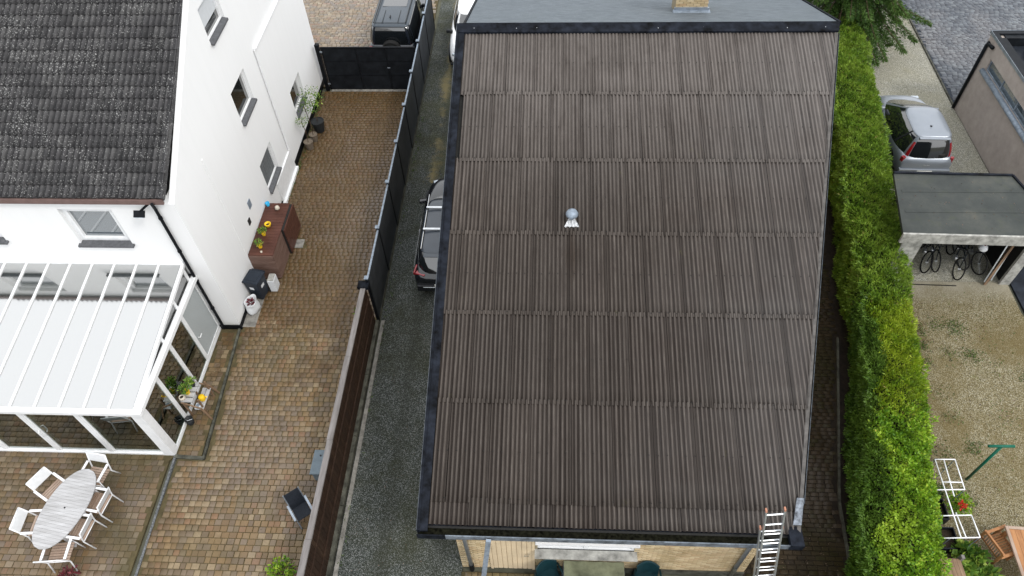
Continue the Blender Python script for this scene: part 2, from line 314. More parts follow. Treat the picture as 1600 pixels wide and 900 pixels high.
def gravel(nm,cols,scale,patch=None,pk=.7,leaf=None):
    n=NT(nm); v=n.n('ShaderNodeTexVoronoi'); v.inputs['Scale'].default_value=scale; n.l(n.pos(),v.inputs['Vector'])
    q=n.n('ShaderNodeSeparateColor'); n.l(v.outputs['Color'],q.inputs[0])
    c=n.ramp(q.outputs[0],[(i/len(cols),x) for i,x in enumerate(cols)],'CONSTANT')
    c=n.mix(n.ramp(v.outputs['Distance'],[(.35,(0,0,0)),(.75,(.8,.8,.8))]),c,tuple(x*.25 for x in cols[0]))
    if patch: c=n.mix(n.ramp(n.noise(.55,6,.7,dist=.5),[(.44,(0,0,0)),(.64,(pk,pk,pk))]),c,patch)
    if nm.startswith('grey'):
        q2=n.sep(); tr=n.math('ADD',n.math('ABSOLUTE',n.math('ADD',q2[0],3.98)),n.math('MULTIPLY',n.noise(.9,5,.75),1.6)); ty=n.math('MULTIPLY',n.math('GREATER_THAN',n.math('ADD',q2[1],n.math('MULTIPLY',n.noise(1.5,5,.7),3.)),20.),1.)
        c=n.mix(n.math('MULTIPLY',ty,n.ramp(tr,[(.72,(.8,.8,.8)),(1.0,(0,0,0))])),c,(.215,.175,.085))
        for tx in(3.75,2.45): c=n.mix(n.ramp(n.math('ADD',n.math('ABSOLUTE',n.math('ADD',q2[0],tx)),n.math('MULTIPLY',n.noise(1.4,5,.7),.30)),[(.22,(.38,.38,.38)),(.40,(0,0,0))]),c,(.028,.030,.022))
        c=n.mix(n.math('MULTIPLY',ty,n.ramp(n.noise(.5,5,.7),[(.42,(0,0,0)),(.62,(.32,.32,.32))])),c,(.08,.08,.025))
    if nm.startswith('ochre'):
        q3=n.sep(); c=n.mix(n.ramp(n.math('ADD',q3[1],n.math('MULTIPLY',n.noise(1.2,6,.75),1.6)),[(0,(0,0,0)),(1,(0,0,0))]) if 0 else n.ramp(n.math('DIVIDE',n.math('ADD',q3[1],n.math('MULTIPLY',n.noise(1.2,6,.75),1.6)),20.),[(.705,(0,0,0)),(.755,(.7,.7,.7))]),c,(.33,.31,.25))
    if leaf: c=n.mix(n.ramp(n.noise(1.6,7,.8),[(.60,(0,0,0)),(.70,(.6,.6,.6))]),c,leaf)
    return n.out(c,.8,v.outputs['Distance'],.9,.008,.12)
MT['gravelgrey']=gravel('grey_green_gravel',[(.042,.048,.042),(.078,.087,.080),(.13,.142,.134),(.056,.064,.054),(.22,.23,.225)],55,(.030,.032,.014),.6)
MT['gravelwhite']=gravel('pale_gravel',[(.28,.27,.22),(.40,.39,.33),(.52,.51,.45),(.34,.33,.27)],50,(.25,.23,.15),.4)
MT['gravelyard']=gravel('ochre_yard_gravel',[(.145,.118,.058),(.21,.178,.100),(.30,.265,.17),(.17,.14,.075),(.36,.33,.24)],52,(.115,.086,.034),.7,(.11,.12,.04))
MT['road']=simple('far_ground',(.11,.11,.08),.9,var=.3,scale=.6)
def slate():
    n=NT('grey_felt_shingles'); s1=n.noise(5,6,.75,stretch=(.6,5,5)); c=n.ramp(s1,[(.3,(.055,.068,.078)),(.55,(.12,.14,.158)),(.75,(.22,.245,.265))])
    c=n.mix(n.ramp(n.noise(.8,5,.6),[(.5,(0,0,0)),(.7,(.5,.5,.5))]),c,(.11,.13,.14)); return n.out(c,.6,s1,.8,.02,.2)
MT['slate']=slate()
def flat_roof():
    n=NT('bitumen_flat_roof'); c=n.ramp(n.noise(.8,6,.7),[(.3,(.024,.028,.027)),(.5,(.038,.043,.040)),(.62,(.052,.056,.050)),(.75,(.078,.075,.060))]); c=n.mix(n.ramp(n.noise(2.5,5,.7),[(.55,(0,0,0)),(.75,(.4,.4,.4))]),c,(.045,.055,.022)); return n.out(c,.5,n.noise(50,3),.3,.004,.2)
MT['flatroof']=flat_roof()
def brickm():
    n=NT('yellow_brick'); t=n.tint(); c=n.ramp(t,[(0,(.36,.27,.15)),(.35,(.44,.34,.20)),(.65,(.52,.42,.27)),(1,(.40,.28,.16))])
    c=n.mix(n.ramp(n.noise(.9,6,.7),[(.5,(0,0,0)),(.72,(.6,.6,.6))]),c,(.12,.10,.035)); return n.out(c,.8,n.noise(50,3),.3,.004,.3)
MT['brick']=brickm(); MT['mortar']=simple('mortar',(.26,.22,.15),.9)
def leafm(nm,stops,trans=.25,rough=.5):
    n=NT(nm); t=n.tint(); c=n.ramp(t,stops); c=n.mix(n.ramp(n.noise(1.1,4,.6),[(.45,(0,0,0)),(.65,(.5,.5,.5))]),c,stops[-2][1])
    n.out(c,rough,spec=.35); d=n.n('ShaderNodeBsdfTranslucent'); n.l(c,d.inputs[0]); m=n.n('ShaderNodeMixShader'); m.inputs[0].default_value=trans
    n.l(n.b.outputs[0],m.inputs[1]); n.l(d.outputs[0],m.inputs[2]); n.l(m.outputs[0],n.t.nodes['Material Output'].inputs[0]); return n.m
MT['thuja']=leafm('thuja_leaf',[(0,(.030,.062,.008)),(.35,(.100,.190,.016)),(.70,(.185,.300,.028)),(.92,(.280,.380,.050)),(1,(.20,.12,.05))])
MT['gold']=leafm('golden_conifer_leaf',[(0,(.045,.095,.008)),(.35,(.110,.200,.010)),(.7,(.215,.315,.014)),(.93,(.36,.43,.03)),(1,(.2,.13,.05))])
MT['sideleaf']=leafm('shaded_conifer_leaf',[(0,(.020,.045,.008)),(.35,(.055,.120,.013)),(.7,(.105,.200,.020)),(.93,(.14,.23,.03)),(1,(.10,.07,.03))])  # darker conifer leaf, the hedge side's shade put into its colour
MT['broad']=leafm('privet_leaf',[(0,(.035,.090,.008)),(.35,(.100,.220,.012)),(.7,(.205,.360,.018)),(.93,(.38,.50,.045)),(1,(.38,.32,.05))])
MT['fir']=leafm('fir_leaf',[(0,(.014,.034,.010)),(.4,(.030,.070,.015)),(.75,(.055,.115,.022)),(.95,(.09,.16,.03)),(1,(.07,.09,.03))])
MT['plant']=leafm('plant_leaf',[(0,(.04,.09,.02)),(.5,(.09,.2,.03)),(.8,(.2,.32,.04)),(1,(.35,.42,.08))])
MT['weed']=leafm('weed_leaf',[(0,(.03,.06,.015)),(.5,(.06,.11,.025)),(.8,(.10,.16,.03)),(1,(.14,.18,.05))])
MT['deadleaf']=leafm('dead_leaf',[(0,(.03,.018,.012)),(.5,(.08,.05,.035)),(.8,(.14,.09,.065)),(1,(.22,.17,.13))],.1)
MT['purple']=leafm('dark_red_leaf',[(0,(.05,.008,.012)),(.5,(.10,.012,.02)),(.8,(.15,.02,.03)),(1,(.2,.03,.04))])
# ---------------------------------------------------------------- generators
def arr_mesh(name,V,F,mat,tint=None):
    me=bpy.data.meshes.new(name); k=F.shape[1]
    me.vertices.add(len(V)); me.vertices.foreach_set('co',V.astype(np.float32).ravel())
    me.loops.add(F.size); me.loops.foreach_set('vertex_index',F.astype(np.int32).ravel())
    me.polygons.add(len(F)); me.polygons.foreach_set('loop_start',np.arange(0,F.size,k,dtype=np.int32)); me.polygons.foreach_set('loop_total',np.full(len(F),k,dtype=np.int32))
    me.update(calc_edges=True)
    if tint is not None:
        a=me.attributes.new('tint','FLOAT','POINT'); a.data.foreach_set('value',tint.astype(np.float32))
    me.materials.append(mat); return me
def nrm(a): return a/np.maximum(np.linalg.norm(a,axis=1,keepdims=True),1e-9)
def leaves(name,P,N,L,Wd,mat,parent=None,spread=.8,up=.3,tint=None,kind=None,label=None):
    n=len(P); D=nrm(N+rng.normal(0,spread,(n,3))+np.array([0,0,up])); A=nrm(np.cross(D,rng.normal(0,1,(n,3))))
    l=(L*rng.uniform(.6,1.3,n))[:,None]; w=(Wd*rng.uniform(.7,1.3,n))[:,None]
    V=np.stack([P,P+D*l*.5+A*w*.5,P+D*l,P+D*l*.5-A*w*.5],1).reshape(-1,3); F=np.arange(4*n).reshape(n,4)
    t=rng.uniform(0.02,1,n) if tint is None else np.clip(tint,0.01,1)
    o=bpy.data.objects.new(name,arr_mesh(name,V,F,mat,np.repeat(t,4))); C.objects.link(o); par(o,parent); return tag(o,label,kind=kind)
def blob(c,r,n,flat=1.):
    u=nrm(rng.normal(0,1,(n,3))); k=rng.uniform(.35,1,n)[:,None]; return np.array(c)+u*k*r*np.array([1,1,flat]),u
# unit frustum: many box pieces from arrays; each row cx,cy,cz(top centre),ux,uy size; frame = 3 axes
def pieces(name,stuffname,parent,cen,dx,dy,h,mat,axes=((1,0,0),(0,1,0),(0,0,1)),maxn=300,ch=.006,view=None):
    cen=np.array(cen,float); n=len(cen); dx=np.broadcast_to(dx,n).astype(float); dy=np.broadcast_to(dy,n).astype(float)
    ax=np.array(axes,float); q=cen-CAM; dist=np.linalg.norm(q,axis=1)
    c=cr_@q.T; u=c[0]/c[2]; v=c[1]/c[2]; vis=(np.abs(u)<.70)&(np.abs(v)<.39)&(c[2]>0)
    if view is not None: vis&=view(cen)
    key=np.where(vis,dist,dist+1e4); order=np.argsort(key); ind=order[:maxn]; ind=ind[vis[ind]]; rest=np.setdiff1d(np.arange(n),ind)
    def unit(w,d):
        b=MB(); b.box(-w/2,w/2,-d/2,d/2,-h,0,ch); return b
    cache={}
    A=Matrix(((ax[0][0],ax[1][0],ax[2][0],0),(ax[0][1],ax[1][1],ax[2][1],0),(ax[0][2],ax[1][2],ax[2][2],0),(0,0,0,1)))
    for i in ind:
        k=(round(dx[i]*50),round(dy[i]*50))
        if k not in cache: cache[k]=unit(dx[i],dy[i]).mesh(name,mat)
        place(name,cache[k],parent,Matrix.Translation(cen[i])@A@Matrix.Rotation(random.uniform(-.012,.012),4,'Y'))
    if len(rest):
        m=len(rest); X=dx[rest]/2; Y=dy[rest]/2
        sg=np.array([(-1,-1),(1,-1),(1,1),(-1,1)])
        L=[]
        for z,ins in((-h,0),(-ch,0),(0,ch)):
            for a,b in sg: L.append(np.stack([a*(X-ins),b*(Y-ins),np.full(m,z)],1))
        L=np.stack(L,1); V=cen[rest][:,None,:]+L@ax; V=V.reshape(-1,3)
        f=[(8,9,10,11)]+[(i,(i+1)%4,(i+1)%4+4,i+4) for i in range(4)]+[(i+4,(i+1)%4+4,(i+1)%4+8,i+8) for i in range(4)]
        F=(np.arange(m)[:,None,None]*12+np.array(f)[None]).reshape(-1,4)
        o=bpy.data.objects.new(stuffname,arr_mesh(stuffname,V,F,mat,np.repeat(rng.uniform(.02,1,m),12))); C.objects.link(o); par(o,parent); o['kind']='stuff'
def inside(poly,x,y):
    c=False; n=len(poly)
    for i in range(n):
        (x1,y1),(x2,y2)=poly[i],poly[i-1]
        if (y1>y)!=(y2>y) and x<(x2-x1)*(y-y1)/(y2-y1)+x1: c=not c
    return c
def paving(nm,stuff,poly,mat,rowh=.15,w0=.13,w1=.2,z=.03,joint_mat='joint',jt=.014,holes=(),maxn=300,base=True,view=None):
    s=MB().prism(poly,-.05,z-.012).obj(nm,MT[joint_mat]); s['kind']='structure'
    xs=[p[0] for p in poly]; ys=[p[1] for p in poly]; cen=[];dx=[];dy=[]
    y=min(ys)
    while y<max(ys):
        x=min(xs)+random.uniform(-.15,0)
        while x<max(xs):
            w=random.uniform(w0,w1); cx,cy=x+w/2,y+rowh/2
            if all(inside(poly,cx+a*(w/2-.01),cy+b*rowh*.45) for a in(-1,1) for b in(-1,1)) and not any(inside(h,cx,cy) for h in holes):
                cen.append((cx,cy,z+random.uniform(-.003,.004))); dx.append(w-jt); dy.append(rowh-jt)
            x+=w
        y+=rowh
    dx=np.round(np.array(dx)*50)/50
    pieces('paver',stuff,s,cen,dx,dy,.035,mat,maxn=maxn,view=view); return s
#==================================================================== GROUND
g=MB().add([(-400,-300,-.06),(400,-300,-.06),(400,500,-.06),(-400,500,-.06)],[(0,1,2,3)]).obj('ground',MT['road']); g['kind']='structure'
HX,HY=-8.91,12.07
FX=-4.98
drive=paving('driveway_paving','distant_pavers',[(-9.45,3.2),(-5.08,3.2),(-5.08,12.2),(FX+.04,12.25),(FX+.04,23.45),(-8.86,23.45),(-8.86,12.0),(-8.90,11.98),(-8.69,7.88),(-9.42,7.9)],MT['paver'],
   holes=([(-8.12,15.2),(-7.78,15.2),(-7.78,15.6),(-8.12,15.6)],))
patio=paving('patio_paving','distant_pavers',[(-16.5,3.2),(-9.56,3.2),(-9.62,7.86),(-9.5,8.0),(-16.5,8.0)],MT['paverpatio'],w0=.14,w1=.21,rowh=.155)
strip=paving('side_strip_paving','distant_pavers',[(-9.5,7.98),(-8.82,7.98),(-8.98,12.0),(-9.5,12.0)],MT['paver'],maxn=120)
front=paving('front_yard_paving','distant_pavers',[(-13,23.75),(FX-.02,23.75),(FX-.02,33),(-13,33)],MT['paverfront'],rowh=.13,w0=.16,w1=.24,maxn=120)
gp=MB().prism([(-4.84,2.5),(-1.0,2.5),(-1.0,5.3),(-1.85,5.3),(-1.85,36),(-4.84,36)],-.05,.012).obj('gravel_drive',MT['gravelgrey']); gp['kind']='structure'
dp=paving('side_path_paving','distant_pavers',[(4.2,2.6),(6.75,2.6),(7.1,7.2),(8.2,12),(8.9,17),(10,22),(10,24),(7.5,24),(4.4,5.3),(4.2,5.3)],MT['paverdark'],rowh=.11,w0=.18,w1=.24,joint_mat='earth',maxn=150)
tp=paving('terrace_paving','distant_pavers',[(-1.86,2.6),(4.18,2.6),(4.18,5.3),(-1.86,5.3)],MT['paveryel'],rowh=.15,w0=.14,w1=.2,maxn=60)
so_=MB().prism([(6.75,2.6),(8.9,2.6),(9.3,7),(10.3,12),(11.3,18),(12.2,24),(10,24),(10,22),(8.9,17),(8.2,12),(7.1,7.2)],-.05,.02).obj('hedge_soil',MT['earth']); so_['kind']='structure'
yd=MB().prism([(8.9,2.6),(16,2.6),(13.6,13),(13.62,14.15),(9.9,14.15),(9.3,8)],-.05,.012).obj('yard_gravel',MT['gravelyard']); yd['kind']='structure'
wg=MB().prism([(9.9,14.16),(14.83,14.16),(14.86,22.5),(15.05,28.6),(15.0,34),(10.8,34),(10.8,20)],-.05,.014).obj('pale_gravel_drive',MT['gravelwhite']); wg['kind']='structure'
bp_=paving('blue_paving','distant_pavers',[(14.9,22.7),(24,22.7),(24,34),(15.0,34),(15.08,28.6)],MT['paverblue'],rowh=.105,w0=.18,w1=.23,jt=.008,joint_mat='bluejoint',maxn=60)
MB().box(13.72,20,9,17.0,-.05,.016).obj('dark_terrace',MT['slatedark'],kind='structure')
# drain channel / kerbs
k=MB(); k.beam((-9.50,8.0,.02),(-9.36,3.0,.02),.055,.06); k.obj('drain_channel',simple('drain_grating',(.13,.135,.14),.6,var=.5,scale=25),kind='structure')
k=MB(); k.beam((-8.94,12.0,.03),(-8.74,7.9,.03),.06,.07); k.beam((-8.74,7.92,.03),(-9.5,7.96,.03),.09,.06); k.obj('kerb_edging',MT['concdark'],kind='structure')
k=MB(); k.beam((6.72,2.6,.03),(7.08,7.2,.03),.06,.12); k.beam((7.08,7.2,.03),(8.18,12,.03),.06,.12); k.obj('path_kerb',MT['concdark'],kind='structure')
k=MB(); k.box(-8.92,-8.5,12.08,13.9,-.02,.035); k.obj('house_apron',MT['concrete'],kind='structure')
k=MB(); k.box(-8.10,-7.80,15.22,15.58,0,.036); k.obj('inspection_cover',MT['concrete'],kind='structure')
k=MB(); k.box(-8.5,FX-.1,23.43,23.7,0,.034); k.obj('gate_kerb',MT['concrete'],kind='structure')
k=MB(); k.beam((15.03,34,.03),(15.06,28.6,.03),.06,.06); k.beam((15.06,28.6,.03),(14.88,22.6,.03),.06,.06); k.obj('paving_edge',MT['concdark'],kind='structure')
#==================================================================== WHITE HOUSE
house=thing('white_house','white rendered house with dark tiled roof at the left','house',(HX-5,HY+6,0))
TP=math.tan(R(29.8)); TC=math.cos(R(29.8)); TS=math.sin(R(29.8))
def rz_(y): return 5.36+TP*(y-HY)      # top of tile plane
RY=HY+6.0; FY=24.0
# gable wall with real window openings: built of strips around the holes
WG=[(16.62,17.90,6.45,7.42),(16.62,17.88,3.80,4.87),(20.42,21.66,1.08,2.15),(16.64,17.86,1.08,2.18)]
def wall_grid(b,ys,zs,solid,mk):
    for i in range(len(ys)-1):
        for j in range(len(zs)-1):
            if not solid((ys[i]+ys[i+1])/2,(zs[j]+zs[j+1])/2): continue
            mk(b,ys[i],ys[i+1],zs[j],zs[j+1])
b=MB(); ys=sorted({HY,FY}|{v for w in WG for v in w[:2]}); zs=sorted({0.,5.05}|{v for w in WG for v in w[2:] if v<5})
wall_grid(b,ys,zs,lambda y,z:not any(w[0]<y<w[1] and w[2]<z<w[3] for w in WG),lambda b,a,c,d,e:b.box(HX-.3,HX,a,c,d,e))
w=WG[0]; X=(-.3,0,0)
topz=lambda y: (rz_(y)-.0) if y<=RY else (rz_(2*RY-y)-.0)
def gp_(pts): b.ext([(HX,y,z) for y,z in pts],(-.145,0,0))
gp_([(HY,5.05),(w[0],5.05),(w[0],topz(w[0]))])
gp_([(w[1],5.05),(FY,5.05),(FY,topz(FY)),(RY,topz(RY)),(w[1],topz(w[1]))])
gp_([(w[0],5.05),(w[1],5.05),(w[1],w[2]),(w[0],w[2])])
gp_([(w[0],w[3]),(w[1],w[3]),(w[1],topz(w[1])),(w[0],topz(w[0]))])
b.obj('gable_wall',MT['white_render'],house)
WF=[(-11.92,-10.57,3.62,4.85),(-15.3,-13.86,3.70,4.85)]
b=MB(); xs=sorted({-18.,HX-.3}|{v for q in WF for v in q[:2]}); zs=sorted({0.,5.24}|{v for q in WF for v in q[2:]})
for i in range(len(xs)-1):
    for j in range(len(zs)-1):
        x,z=(xs[i]+xs[i+1])/2,(zs[j]+zs[j+1])/2
        if not any(q[0]<x<q[1] and q[2]<z<q[3] for q in WF): b.box(xs[i],xs[i+1],HY,HY+.3,zs[j],zs[j+1])
b.obj('front_wall',MT['white_render'],house)
MB().box(-18,HX-.3,FY-.3,FY,0,5.0).obj('back_wall',MT['white_render'],house)
# thicker insulated lower slab on the gable, with a flat ledge; narrow seam strip
b=MB(); b.box(HX,HX+.05,18.95,20.42,.32,4.80); b.box(HX,HX+.05,20.42,21.66,2.15,4.80); b.box(HX,HX+.05,20.42,21.66,.32,1.08); b.box(HX,HX+.05,21.66,FY,.32,4.80); b.obj('insulation_slab',MT['white_render'],house)
b=MB(); b.box(HX,HX+.10,18.93,FY+.02,4.80,4.84); b.obj('ledge',MT['white_frame'],house)
MB().box(HX,HX+.018,13.9,13.96,.3,4.82).obj('wall_seam',MT['white_render'],house)
b=MB(); b.tube([(HX+.04,18.90,.3),(HX+.04,18.90,4.8)],.03,8); b.obj('overflow_pipe',MT['white_frame'],house)
b=MB(); b.box(HX,HX+.03,HY-.02,17.2,0,.17); b.box(HX,HX+.03,19.0,FY,0,.30); b.box(HX-.6,HX+.03,HY-.05,HY-.02,0,.17); b.obj('plinth',MT['black'],house)
# door threshold and low white panel
b=MB(); b.box(HX,HX+.06,17.2,18.98,.0,.9); b.obj('lower_panel',MT['white_frame'],house); b=MB(); b.box(HX+.03,HX+.14,17.15,19.0,.0,.13); b.obj('threshold',MT['white_frame'],house,bevel=.01)
def gwin(w,mode):
    y0,y1,z0,z1=w; f=MB(); t=.05
    X0,X1=HX-.16,HX-.08
    f.box(X0,X1,y0,y1,z0,z0+t); f.box(X0,X1,y0,y1,z1-t,z1); f.box(X0,X1,y0,y0+t,z0+t,z1-t); f.box(X0,X1,y1-t,y1,z0+t,z1-t)
    t2=.03; f.box(X0,X1+.02,y0+t,y1-t,z0+t,z0+t+t2);f.box(X0,X1+.02,y0+t,y1-t,z1-t-t2,z1-t);f.box(X0,X1+.02,y0+t,y0+t+t2,z0+t+t2,z1-t-t2);f.box(X0,X1+.02,y1-t-t2,y1-t,z0+t+t2,z1-t-t2)
    fo=f.obj('window',MT['white_frame'],house)
    a,b_,c,d=y0+t+t2,y1-t-t2,z0+t+t2,z1-t-t2
    MB().box(HX-.15,HX-.12,a,b_,c,d).obj('pane',MT['window'],fo)
    if mode=='blind': MB().box(HX-.115,HX-.110,a,b_,c+(d-c)*.32,d).obj('blind',simple('pale_blind',(.5,.52,.54),.7,var=.03),fo)
    if mode=='slats': 
        bb=MB()
        for i in range(9): bb.box(HX-.118,HX-.110,a,b_,c+(d-c)*i/9+.012,c+(d-c)*(i+1)/9-.008)
        bb.obj('blind',simple('grey_slats',(.12,.13,.135),.5),fo)
    sl_=MB(); sl_.add([(HX-.079,y0-.001,z0+.03),(HX+.085,y0-.001,z0+.004),(HX+.085,y1+.001,z0+.004),(HX-.079,y1+.001,z0+.03),(HX-.079,y0-.001,z0-.03),(HX+.085,y0-.001,z0-.055),(HX+.085,y1+.001,z0-.055),(HX-.079,y1+.001,z0-.03)],[(0,1,2,3),(7,6,5,4),(0,4,5,1),(1,5,6,2),(2,6,7,3),(3,7,4,0)])
    sl_.obj('sill',MT['sill'],fo)
for w,mo in zip(WG,('blind','','','slats')): gwin(w,mo)
for (x0,x1,z0,z1) in WF:
    f=MB(); Y0,Y1=HY+.10,HY+.18
    for (a,b1,c,d,e) in((x0,x1,z0,z0+.08,0),(x0,x1,z1-.08,z1,0),(x0,x0+.08,z0+.08,z1-.08,0),(x1-.08,x1,z0+.08,z1-.08,0)): f.box(a,b1,Y0,Y1,c,d)
    for (a,b1,c,d) in((x0+.08,x1-.08,z0+.08,z0+.14),(x0+.08,x1-.08,z1-.14,z1-.08),(x0+.08,x0+.14,z0+.14,z1-.14),(x1-.14,x1-.08,z0+.14,z1-.14)): f.box(a,b1,Y0-.02,Y1,c,d)
    fo=f.obj('window',MT['white_frame'],house); MB().box(x0+.14,x1-.14,Y1-.03,Y1-.01,z0+.14,z1-.14).obj('pane',MT['windowsky'],fo)
    s=MB(); s.ext([(x0+.002,HY+.09,z0+.03),(x0+.002,HY-.10,z0+.005),(x0+.002,HY-.10,z0-.05),(x0+.002,HY+.09,z0-.02)],(x1-x0-.004,0,0)); s.ext([(x0-.05,HY-.002,z0+.012),(x0-.05,HY-.10,z0+.003),(x0-.05,HY-.10,z0-.052),(x0-.05,HY-.002,z0-.04)],(.05,0,0)); s.ext([(x1,HY-.002,z0+.012),(x1,HY-.10,z0+.003),(x1,HY-.10,z0-.052),(x1,HY-.002,z0-.04)],(.05,0,0)); s.obj('sill',MT['sill'],fo)
MB().box(-18,HX-.35,HY+.35,FY-.35,3.0,3.1).obj('upper_floor',MT['dark'],house); 
# roof tiles
roof=MB().ext([(-18,HY-.02,rz_(HY-.02)-.10),(-18,RY,rz_(RY)-.10),(-18,RY,rz_(RY)-.2),(-18,HY-.02,rz_(HY-.02)-.2)],(18-9.12,0,0)).obj('roof',MT['dark'],house)
b=MB(); b.ext([(-18,FY+.2,rz_(2*RY-FY-.2)-.02),(-18,RY,rz_(RY)-.02),(-18,RY,rz_(RY)-.2),(-18,FY+.2,rz_(2*RY-FY-.2)-.2)],(18-9.1,0,0)); b.obj('rear_slope',MT['tile'],roof)
def tile_mesh():
    w=.30; L=.36; v=[]; n=13
    def pz(u):
        a=(u*2)%1.0; return .05*max(0,math.sin(math.pi*min(1,a/.62)))**.8 if a<.62 else -.002
    xs=[i/(n-1) for i in range(n)]
    for yy,dz in((0,.0),(L,-.012)):
        for u in xs: v.append((u*w,yy,pz(u*.999)+dz))
    for u in xs: v.append((u*w,0,pz(u*.999)-.034))
    f=[(i,i+1,n+i+1,n+i) for i in range(n-1)]+[(2*n+i,2*n+i+1,i+1,i) for i in range(n-1)]
    return v,f,n
tv,tf,tn=tile_mesh()
tb=MB().add(tv,tf); tme=tb.mesh('roof_tile',MT['tile'],fix=False)
sm=np.zeros(len(tme.polygons),bool); sm[:tn-1]=True; tme.polygons.foreach_set('use_smooth',sm)
TA=Matrix.Rotation(R(29.8-4.2),4,'X'); exp_=.312; rows=int(((RY-(HY-.12))/TC)/exp_)+1
TT=[]
for r_ in range(rows):
    yy=HY-.08+r_*exp_*TC; zz=rz_(yy)-.005
    off=.15 if r_%2 else 0
    x=-9.10-.30
    while x>-15.9:
        TT.append((x+random.uniform(-.003,.003),yy+random.uniform(-.006,.006),zz+random.uniform(-.002,.004))); x-=.2985
TTn=np.array(TT); q=(TTn+np.array([.15,.15,0]))-CAM; c=cr_@q.T; vis=(np.abs(c[0]/c[2])<.715)&(np.abs(c[1]/c[2])<.405)
# skylight opening
skyr=(-15.9,-15.10,15.95,17.4); 
keep=~((TTn[:,0]<skyr[1])&(TTn[:,1]>skyr[2]-.2)&(TTn[:,1]<skyr[3])); TTn=TTn[keep]; vis=vis[keep]
d_=np.linalg.norm(TTn-CAM,axis=1)+np.where(vis,0,1e4); od=np.argsort(d_)
for i in od[:300]: place('roof_tile',tme,roof,Matrix.Translation(TTn[i])@TA)
rest=TTn[od[300:]]; m3=np.array(TA.to_3x3()); tva=np.array(tv)@m3.T
V=(rest[:,None,:]+tva[None]).reshape(-1,3); F=(np.arange(len(rest))[:,None,None]*len(tv)+np.array(tf)[None]).reshape(-1,4)
o=bpy.data.objects.new('farther_roof_tiles',arr_mesh('farther_roof_tiles',V,F,MT['tile'],np.repeat(rng.uniform(.02,1,len(rest)),len(tv)))); C.objects.link(o); par(o,roof); o['kind']='stuff'
# verge tiles: angled caps stepping up the gable edge
vm=MB(); vm.box(-.06,.05,0,.37,-.02,.045); vm.box(.03,.05,0,.37,-.10,.045); vme=vm.mesh('verge_tile',MT['tile'])
for r_ in range(rows):
    yy=HY-.09+r_*exp_*TC; place('verge_tile',vme,roof,Matrix.Translation((-9.10,yy,rz_(yy)+.005))@TA)
vt=MB()
for r_ in range(rows+1):
    pass
b=MB(); b.ext([(-18,HY-.10,rz_(HY)-.115),(-18,HY-.04,rz_(HY)-.10),(-18,HY-.04,rz_(HY)-.24),(-18,HY-.10,rz_(HY)-.24)],(18-9.10,0,0)); b.obj('fascia',simple('pinkish_fascia',(.15,.10,.09),.6),roof)
# skylight frame
A_=Matrix.Translation((-15.1,15.95,rz_(15.95)))@Matrix.Rotation(R(29.8),4,'X')
b=MB(); b.M=A_; b.box(-.08,0,0,1.3,-.05,.10); b.box(-.8,-.08,0,.08,-.05,.09); b.box(-.8,-.08,1.22,1.3,-.05,.09); sf=b.obj('skylight',MT['zincdull'],roof)
b=MB(); b.M=A_; b.box(-.8,-.08,.08,1.22,.0,.05); b.obj('pane',MT['windowsky'],sf)
# downpipe + floodlight + vents
b=MB(); b.tube([(-9.34,HY-.16,5.2),(-9.40,HY-.06,4.95),(-9.40,HY-.06,.05)],.04,10); b.tube([(-9.40,HY-.06,2.5),(-9.6,HY-.06,2.46)],.03,8)
for z in(1,2.2,3.4,4.6): b.cyl(-9.40,HY-.06,z,z+.05,.052)
b.obj('downpipe',MT['black'],house)
fl=thing('floodlight','black framed floodlight under the tiled eaves','light',(-9.66,HY-.05,5.0)); b=MB(); b.obox(-9.74,HY-.22,4.93,.26,.05,.17,0,R(-50)); b.obj('lamp_housing',MT['black'],fl); b=MB(); b.obox(-9.74,HY-.246,4.912,.22,.01,.13,0,R(-50)); b.obj('lens',MT['clearlamp'],fl); b=MB(); b.beam((-9.55,HY,5.05),(-9.72,HY-.2,4.98),.04,.04); b.obj('bracket',MT['black'],fl)
MB().box(HX,HX+.02,14.72,14.88,1.55,1.75).obj('air_vent',MT['plastic'],house); MB().box(HX,HX+.02,15.1,15.3,1.85,2.12).obj('meter_flap',MT['zincdull'],house)
#==================================================================== CONSERVATORY
cons=thing('conservatory','white framed lean-to conservatory with glass roof','conservatory',(-12,10,0))
CX=-9.50; CY=8.06; L0=-16.5; ZB=2.36; ZW=2.86
def crz(y): return ZB+.03+(ZW-ZB)*(y-CY)/(HY-CY)
b=MB(); b.box(L0,CX,CY-.07,CY+.07,0,.09); b.box(CX-.07,CX,CY+.07,HY-.01,0,.09); b.obj('base_rail',MT['white_frame'],cons)
b=MB(); b.box(L0,CX-.26,CY-.06,CY+.06,2.10,2.16); b.box(L0,CX-.26,CY-.07,CY+.07,2.28,2.38); b.obj('head_rail',MT['white_frame'],cons)
b=MB(); b.box(L0,CX+.14,CY-.19,CY-.07,2.27,2.40); b.obj('gutter',MT['white_frame'],cons,bevel=.015)
b=MB(); b.box(CX-.26,CX,CY-.08,CY+.10,.09,2.38); b.obj('corner_post',MT['white_frame'],cons)
b=MB(); b.box(CX+.0,CX+.14,CY-.07,HY-.01,2.28,2.42); b.box(CX-.09,CX,CY+.1,HY-.01,2.22,2.36);b.obj('side_beam',MT['white_frame'],cons,bevel=.012)
for x in(-15.4,-14.0,-12.57,-11.15): 
    MB().box(x-.06,x+.06,CY-.05,CY+.05,.09,2.10).obj('mullion',MT['white_frame'],cons)
for x in (-15,-13.6,-12.0,-10.7,-11.6,-14.3): MB().box(x-.025,x+.025,CY-.045,CY+.045,2.16,2.28).obj('transom_post',MT['white_frame'],cons)
fx=[-16.5,-15.4,-14.0,-12.57,-11.15,CX-.2]
